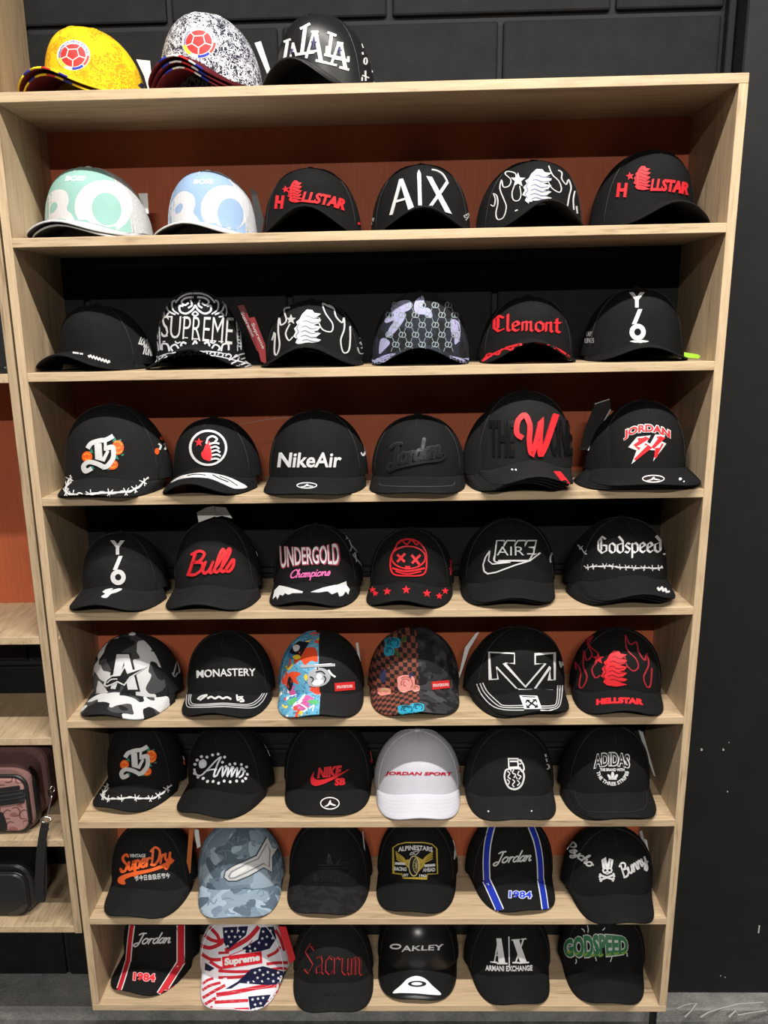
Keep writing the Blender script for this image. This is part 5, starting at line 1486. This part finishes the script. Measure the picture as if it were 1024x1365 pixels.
D_((8, 1), 'flag_star', thread((.74, .74, .78)), [('star', x, y, 8) for x, y in ((676, 60), (690, 84), (704, 58), (700, 108), (718, 84), (734, 56), (684, 128), (742, 84), (758, 60), (764, 148), (786, 128), (790, 150), (812, 140), (830, 112), (850, 60), (868, 84), (846, 92), (884, 56), (894, 90), (864, 120), (812, 252), (834, 240), (824, 276), (850, 262), (846, 294), (872, 250), (874, 282), (896, 262), (898, 294), (920, 252), (922, 280), (806, 294), (780, 300), (740, 314), (800, 380), (826, 376), (850, 372), (812, 404), (838, 398), (800, 428), (820, 426))], A8, .0008)
D_((8, 1), 'box_patch', fabric((.58, .010, .020)), [('p', [(658, 178), (842, 152), (846, 206), (662, 234)])], A8, .0014)
D_((8, 1), 'patch_lettering', WT, [('t', 'Supreme', 752, 194, 166, 42, {'rot': -8, 'shear': .15, 'bold': .05})], A8, .0019)
hangtag((8, 1), plain((.50, .012, .02), .4), [(920, 36), (958, 36), (1004, 190), (974, 212), (960, 150)], A8, .08)
D_((8, 2), 'gothic_lettering', thread((.50, .025, .03)), [('gothic', 'Sacrum', 255, 214, 296, 150, 13, {'rot': 2})], B8, .0012)
D_((8, 2), 'gothic_filling', DK, [('gothic', 'Sacrum', 257, 212, 292, 146, 7, {'rot': 2})], B8, .002)
D_((8, 2), 'brim_cross', leather((.004, .004, .004), .4), [('l', [(240, 372), (238, 444)], 8), ('l', [(210, 400), (268, 396)], 8)], B8, .0012)
D_((8, 3), 'lettering', thread((.74, .74, .74)), [('r', 582, 144, 26, 11, 7), ('t', 'AKLEY', 722, 151, 216, 25, {'bold': .01, 'rot': -2, 'shear': .2, 'flare': .35})], B8, .0014)
D_((8, 3), 'brim_triangle', thread((.78, .78, .80)), [('ps', [(566, 388), (610, 348), (645, 314), (690, 300), (735, 314), (775, 352), (820, 396), (770, 398), (690, 391), (610, 389)])], B8, .0006)
D_((8, 3), 'brim_oval', thread((.01, .01, .012)), [('e', 694, 342, 48, 16)], B8, .0010)
D_((8, 3), 'brim_oval_centre', thread((.78, .78, .80)), [('e', 692, 342, 28, 8)], B8, .0014)
D_((8, 4), 'lettering', thread((.62, .62, .62)), [('l', [(202, 198), (222, 90)], 6), ('p', [(212, 88), (234, 88), (252, 202), (222, 202)]), ('l', [(208, 164), (236, 164)], 5), ('l', [(184, 194), (216, 198)], 5), ('l', [(214, 202), (262, 202)], 5), ('l', [(268, 80), (270, 220)], 5), ('p', [(286, 96), (312, 92), (350, 200), (320, 200)]), ('l', [(334, 90), (298, 198)], 6), ('l', [(280, 96), (318, 93)], 5), ('l', [(322, 92), (346, 90)], 5), ('l', [(284, 198), (312, 198)], 5), ('l', [(312, 200), (358, 197)], 5)], C8, .0014)
D_((8, 4), 'small_lettering', thread((.62, .62, .62)), [('t', 'ARMANI EXCHANGE', 268, 225, 212, 24, {'bow': -3, 'bold': .02})], C8, .0012)
TOPS = [(538, 92, 530, 74), (560, 84, 552, 60), (612, 60, 600, 44), (628, 62, 626, 30), (694, 52, 706, 40), (748, 82, 756, 66), (792, 76, 790, 58), (806, 104, 808, 86)]
DRIP = [(540, 176, 536, 196), (574, 182, 572, 204), (638, 176, 630, 206), (660, 172, 666, 190), (704, 160, 690, 176), (734, 158, 730, 194), (772, 152, 770, 190), (800, 146, 806, 170)]
sp = [('l', [(a, b), ((a * 2 + c) / 3 + 3, (b + d) / 2), (c, d)], 4) for a, b, c, d in TOPS[2:5] + DRIP[1::2]]
o1 = {'bow': 6, 'flare': -.28, 'rot': -3, 'bold': .10}
D_((8, 5), 'graffiti_outline', thread((.55, .57, .55)), [('t', 'GODSPEED', 664, 122, 292, 112, o1)] + sp, C8, .0010)
D_((8, 5), 'graffiti_lettering', thread((.030, .15, .065)), [('t', 'GODSPEED', 664, 121, 286, 102, dict(o1, bold=.05))], C8, .0015)
D_((8, 5), 'graffiti_fade', thread((.17, .30, .035)), [('s', [(534 + i * 35, 162 - abs(3.5 - i) * 4 + (i % 2) * 4), (546 + i * 35, 168 - abs(3.5 - i) * 4), (556 + i * 35, 160 - abs(3.5 - i) * 4)], 9) for i in range(8)], C8, .0020)

# ---------------------------------------------------------------- bags in the left unit
def mono(name, c1, c2):
    t = NT(name, .7, .3)
    v = t.n('ShaderNodeTexVoronoi', Scale=34.0)
    t.l(t.coord(), v.inputs['Vector'])
    return t.color(t.ramp(v.outputs['Distance'], [(0, c1), (.22, c2), (.34, c1), (.6, c2)], 'CONSTANT'))


def round_box(name, x0, x1, y0, y1, z0, z1, r, mat, parent):
    """box whose four edges along y are rounded by r, all rims softened"""
    P = []
    for cx, cz, a0 in ((x1 - r, z1 - r, 0), (x0 + r, z1 - r, 90), (x0 + r, z0 + r, 180), (x1 - r, z0 + r, 270)):
        for i in range(7):
            a = radians(a0 + i * 15)
            P.append((cx + r * cos(a), cz + r * sin(a)))
    n = len(P)
    cx, cz = (x0 + x1) / 2, (z0 + z1) / 2
    vs, fs = [], []
    e = min(.010, (y1 - y0) * .3)
    rings = [(y0, e), (y0 + e * .3, e * .3), (y0 + e, 0), (y1 - e, 0), (y1 - e * .3, e * .3), (y1, e)]
    for y, ins in rings:
        for x, z in P:
            d = Vector((x - cx, z - cz))
            k = 1 - ins / max(d.length, 1e-6)
            vs.append((cx + d.x * k, y, cz + d.y * k))
    for j in range(len(rings) - 1):
        for i in range(n):
            fs.append((j * n + i, j * n + (i + 1) % n, (j + 1) * n + (i + 1) % n, (j + 1) * n + i))
    fs.append(tuple(range(n)))
    fs.append(tuple((len(rings) - 1) * n + i for i in range(n - 1, -1, -1)))
    return mesh_obj(name, vs, fs, mat, parent, False), [(x, z) for x, z in P]


PINK, PINKD = (.33, .175, .16), (.15, .065, .062)
LB = leather((.012, .012, .012), .38)
SILVER = plain((.62, .60, .56), .25, 1.0)
bag = empty('handbag', (-.19, .07, LZ[3]), 0, 'pink monogram handbag with black trim on the left unit', 'bag')
inv = bag.matrix_world.inverted()


def loc(pts):
    return [inv @ Vector(p) for p in pts]


def bpart(name, x0, x1, y0, y1, z0, z1, r, mat, par=bag):
    o, P = round_box(name, x0, x1, y0, y1, z0, z1, r, mat, None)
    o.parent = par
    o.matrix_parent_inverse = par.matrix_world.inverted()
    return o, P


z0 = LZ[3]
bpart('body', -.300, -.085, .034, .135, z0 + .001, z0 + .150, .035, fabric((.20, .105, .095)))
bpart('gusset', -.302, -.082, .040, .075, z0, z0 + .147, .036, LB)
fp, FP = bpart('front_panel', -.292, -.097, .024, .040, z0 + .008, z0 + .126, .022, fabric(PINK))
bpart('back_panel', -.296, -.074, .100, .150, z0 + .006, z0 + .166, .040, fabric((.15, .075, .07)))
for nm, y, rr, grow in (('piping', .030, .0042, .004), ('piping', .072, .0035, .010)):
    pts = []
    cx, cz = -.1945, z0 + .067
    for x, z in FP:
        d = Vector((x - cx, z - cz)); d *= (d.length + grow) / d.length
        pts.append(inv @ Vector((cx + d.x, y, cz + d.y + grow * .4)))
    tv = tube(pts, rr, 8, True)
    mesh_obj(nm, tv[0], tv[1], LB, bag, True)
bag['mid'] = (-.19, .03, z0 + .07)
bvb = BVHTree.FromPolygons([fp.matrix_world @ v.co for v in fp.data.vertices], [tuple(p.vertices) for p in fp.data.polygons])
BK_ = (0, 1000, 5.4636)
cs = []
for cx, cy, m in ((150, 210, 1), (52, 205, -1), (180, 470, 1), (110, 450, -1), (190, 545, -1), (80, 555, 1), (60, 470, 1), (20, 225, 1), (225, 430, -1)):
  for sx in (0, -262, -524):
    cs += [('s', [(cx + sx + m * 22, cy - 26), (cx + sx - m * 10, cy - 34), (cx + sx - m * 36, cy - 6), (cx + sx - m * 26, cy + 26), (cx + sx + m * 14, cy + 28)], 11, {'taper': .5})]
lay(bag, bvb, 'monogram', fabric(PINKD), cs, BK_, .0003, 6)
lay(bag, bvb, 'monogram', fabric((.22, .09, .085)), [('e', 100, 470, 30, 16), ('e', 160, 402, 36, 16), ('e', 196, 536, 30, 24), ('e', 95, 575, 34, 18), ('e', 150, 196, 30, 18), ('e', 30, 190, 30, 10)], BK_, .0002, 6)
lay(bag, bvb, 'zip_pocket', LB, [('p', [(-420, 330), (214, 246), (220, 372), (-420, 460)])], BK_, .003, 8)
lay(bag, bvb, 'zip', plain((.03, .03, .03), .3), [('l', [(-380, 385), (168, 306)], 12), ('lc', [(-390, 350), (172, 284), (176, 336), (-390, 420)], 4)], BK_, .0042, 8)
lay(bag, bvb, 'leather_patch', LB, [('ps', [(-160, 470), (-60, 452), (10, 450), (32, 480), (42, 590), (-160, 612)])], BK_, .002, 8)
# wristlet strap hanging from the bag's side ring, in front of the shelf edge
at = lambda px, py, y: inv @ on_plane(px, py, 1, y)
lp = [at(64.5, 1054, .05), at(66, 1062, .03), at(69, 1060, .012), at(68, 1066, .006), at(65, 1078, .002), at(63.5, 1086, -.002)]
tv = tube(catmull(lp, 5), .0016, 8)
mesh_obj('clasp', tv[0], tv[1], SILVER, bag, True)
c = on_plane(61, 1093, 1, -.006)
tv = tube([inv @ (c + Vector((.0105 * cos(a), .001 * sin(a * 2), .0068 * sin(a)))) for a in [i * 2 * pi / 20 for i in range(20)]], .0016, 8, True)
mesh_obj('ring', tv[0], tv[1], SILVER, bag, True)
c = on_plane(70, 1052, 1, .03)
tv = tube([inv @ (c + Vector((.003 * cos(a), .004 * cos(a), .0065 * sin(a)))) for a in [i * 2 * pi / 16 for i in range(16)]], .0016, 8, True)
mesh_obj('ring', tv[0], tv[1], SILVER, bag, True)


def strap_piece(name, L, Rr, y0, y1, th, mat):
    n = len(L)
    vs, fs = [], []
    for i, (l, r) in enumerate(zip(L, Rr)):
        y = y0 + (y1 - y0) * i / (n - 1)
        for px, py, yy in ((l[0], l[1], y), (r[0], r[1], y), (r[0], r[1], y + th), (l[0], l[1], y + th)):
            vs.append(at(px, py, yy))
    for i in range(n - 1):
        for k in range(4):
            fs.append((i * 4 + k, i * 4 + (k + 1) % 4, i * 4 + 4 + (k + 1) % 4, i * 4 + 4 + k))
    fs += [(0, 3, 2, 1), tuple((n - 1) * 4 + k for k in range(4))]
    return mesh_obj(name, vs, fs, mat, bag)


strap_piece('wrist_strap', [(55, 1097), (53, 1105), (50.5, 1120), (48, 1140), (46.5, 1170), (46.5, 1198), (49, 1202.5)], [(66, 1096), (64.5, 1105), (62, 1120), (60, 1140), (58.5, 1170), (58.5, 1199), (58, 1203)], -.006, -.012, .002, LB)
strap_piece('wrist_strap', [(60, 1120), (60, 1140), (60, 1170), (59, 1196), (58, 1203)], [(62.5, 1121), (62, 1145), (63, 1175), (62.5, 1192), (60, 1202)], -.003, -.006, .002, LB)
strap_piece('strap_keeper', [(54.5, 1104), (53.5, 1107)], [(65.5, 1104), (65, 1107)], -.008, -.008, .004, leather((.02, .02, .02), .35))
tag(bag, group='bags on the left unit')

b2 = empty('handbag', (-.22, .08, LZ[4]), 0, 'black leather bag on the bottom shelf of the left unit', 'bag', 'bags on the left unit')
z1 = LZ[4]
inv2 = b2.matrix_world.inverted()
bpart('body', -.360, -.112, .045, .150, z1, z1 + .122, .036, leather((.012, .012, .012), .42), b2)
fp2, FP2 = bpart('front_panel', -.355, -.124, .036, .060, z1 + .004, z1 + .104, .026, leather((.014, .014, .014), .36), b2)
tv = tube([inv2 @ Vector((x + .001, .041, z)) for x, z in FP2], .0028, 8, True)
mesh_obj('piping', tv[0], tv[1], leather((.009, .009, .009), .3), b2, True)
b2['mid'] = (-.2, .05, z1 + .05)
bv2 = BVHTree.FromPolygons([fp2.matrix_world @ v.co for v in fp2.data.vertices], [tuple(p.vertices) for p in fp2.data.polygons])
lay(b2, bv2, 'corner_patch', leather((.03, .026, .02), .45), [('ps', [(60, 1185), (120, 1160), (180, 1120), (205, 1125), (205, 1175), (180, 1196), (90, 1200)])], BK_, .0012, 6)
c = on_plane(35, 1169, 1, .06)
bm = bmesh.new(); bmesh.ops.create_uvsphere(bm, u_segments=10, v_segments=6, radius=.0022)
o = bm_obj('rivet', bm, SILVER, b2, True); o.location = inv2 @ c
c = on_plane(45.5, 1176, 1, .06)
tv = tube([inv2 @ (c + Vector((.003 * cos(a), .003, .008 * sin(a)))) for a in [i * 2 * pi / 16 for i in range(16)]], .0014, 8, True)
mesh_obj('ring', tv[0], tv[1], SILVER, b2, True)

b3 = empty('handbag', (-.12, .12, LZ[0]), 0, 'black bag at the upper left edge on the left unit', 'bag', 'bags on the left unit')
bpart('body', -.26, -.026, .035, .20, LZ[0], LZ[0] + .16, .02, leather((.010, .010, .010), .45), b3)
bpart('base_band', -.262, -.025, .033, .203, LZ[0], LZ[0] + .012, .005, leather((.014, .014, .014), .3), b3)
b3.update_tag()
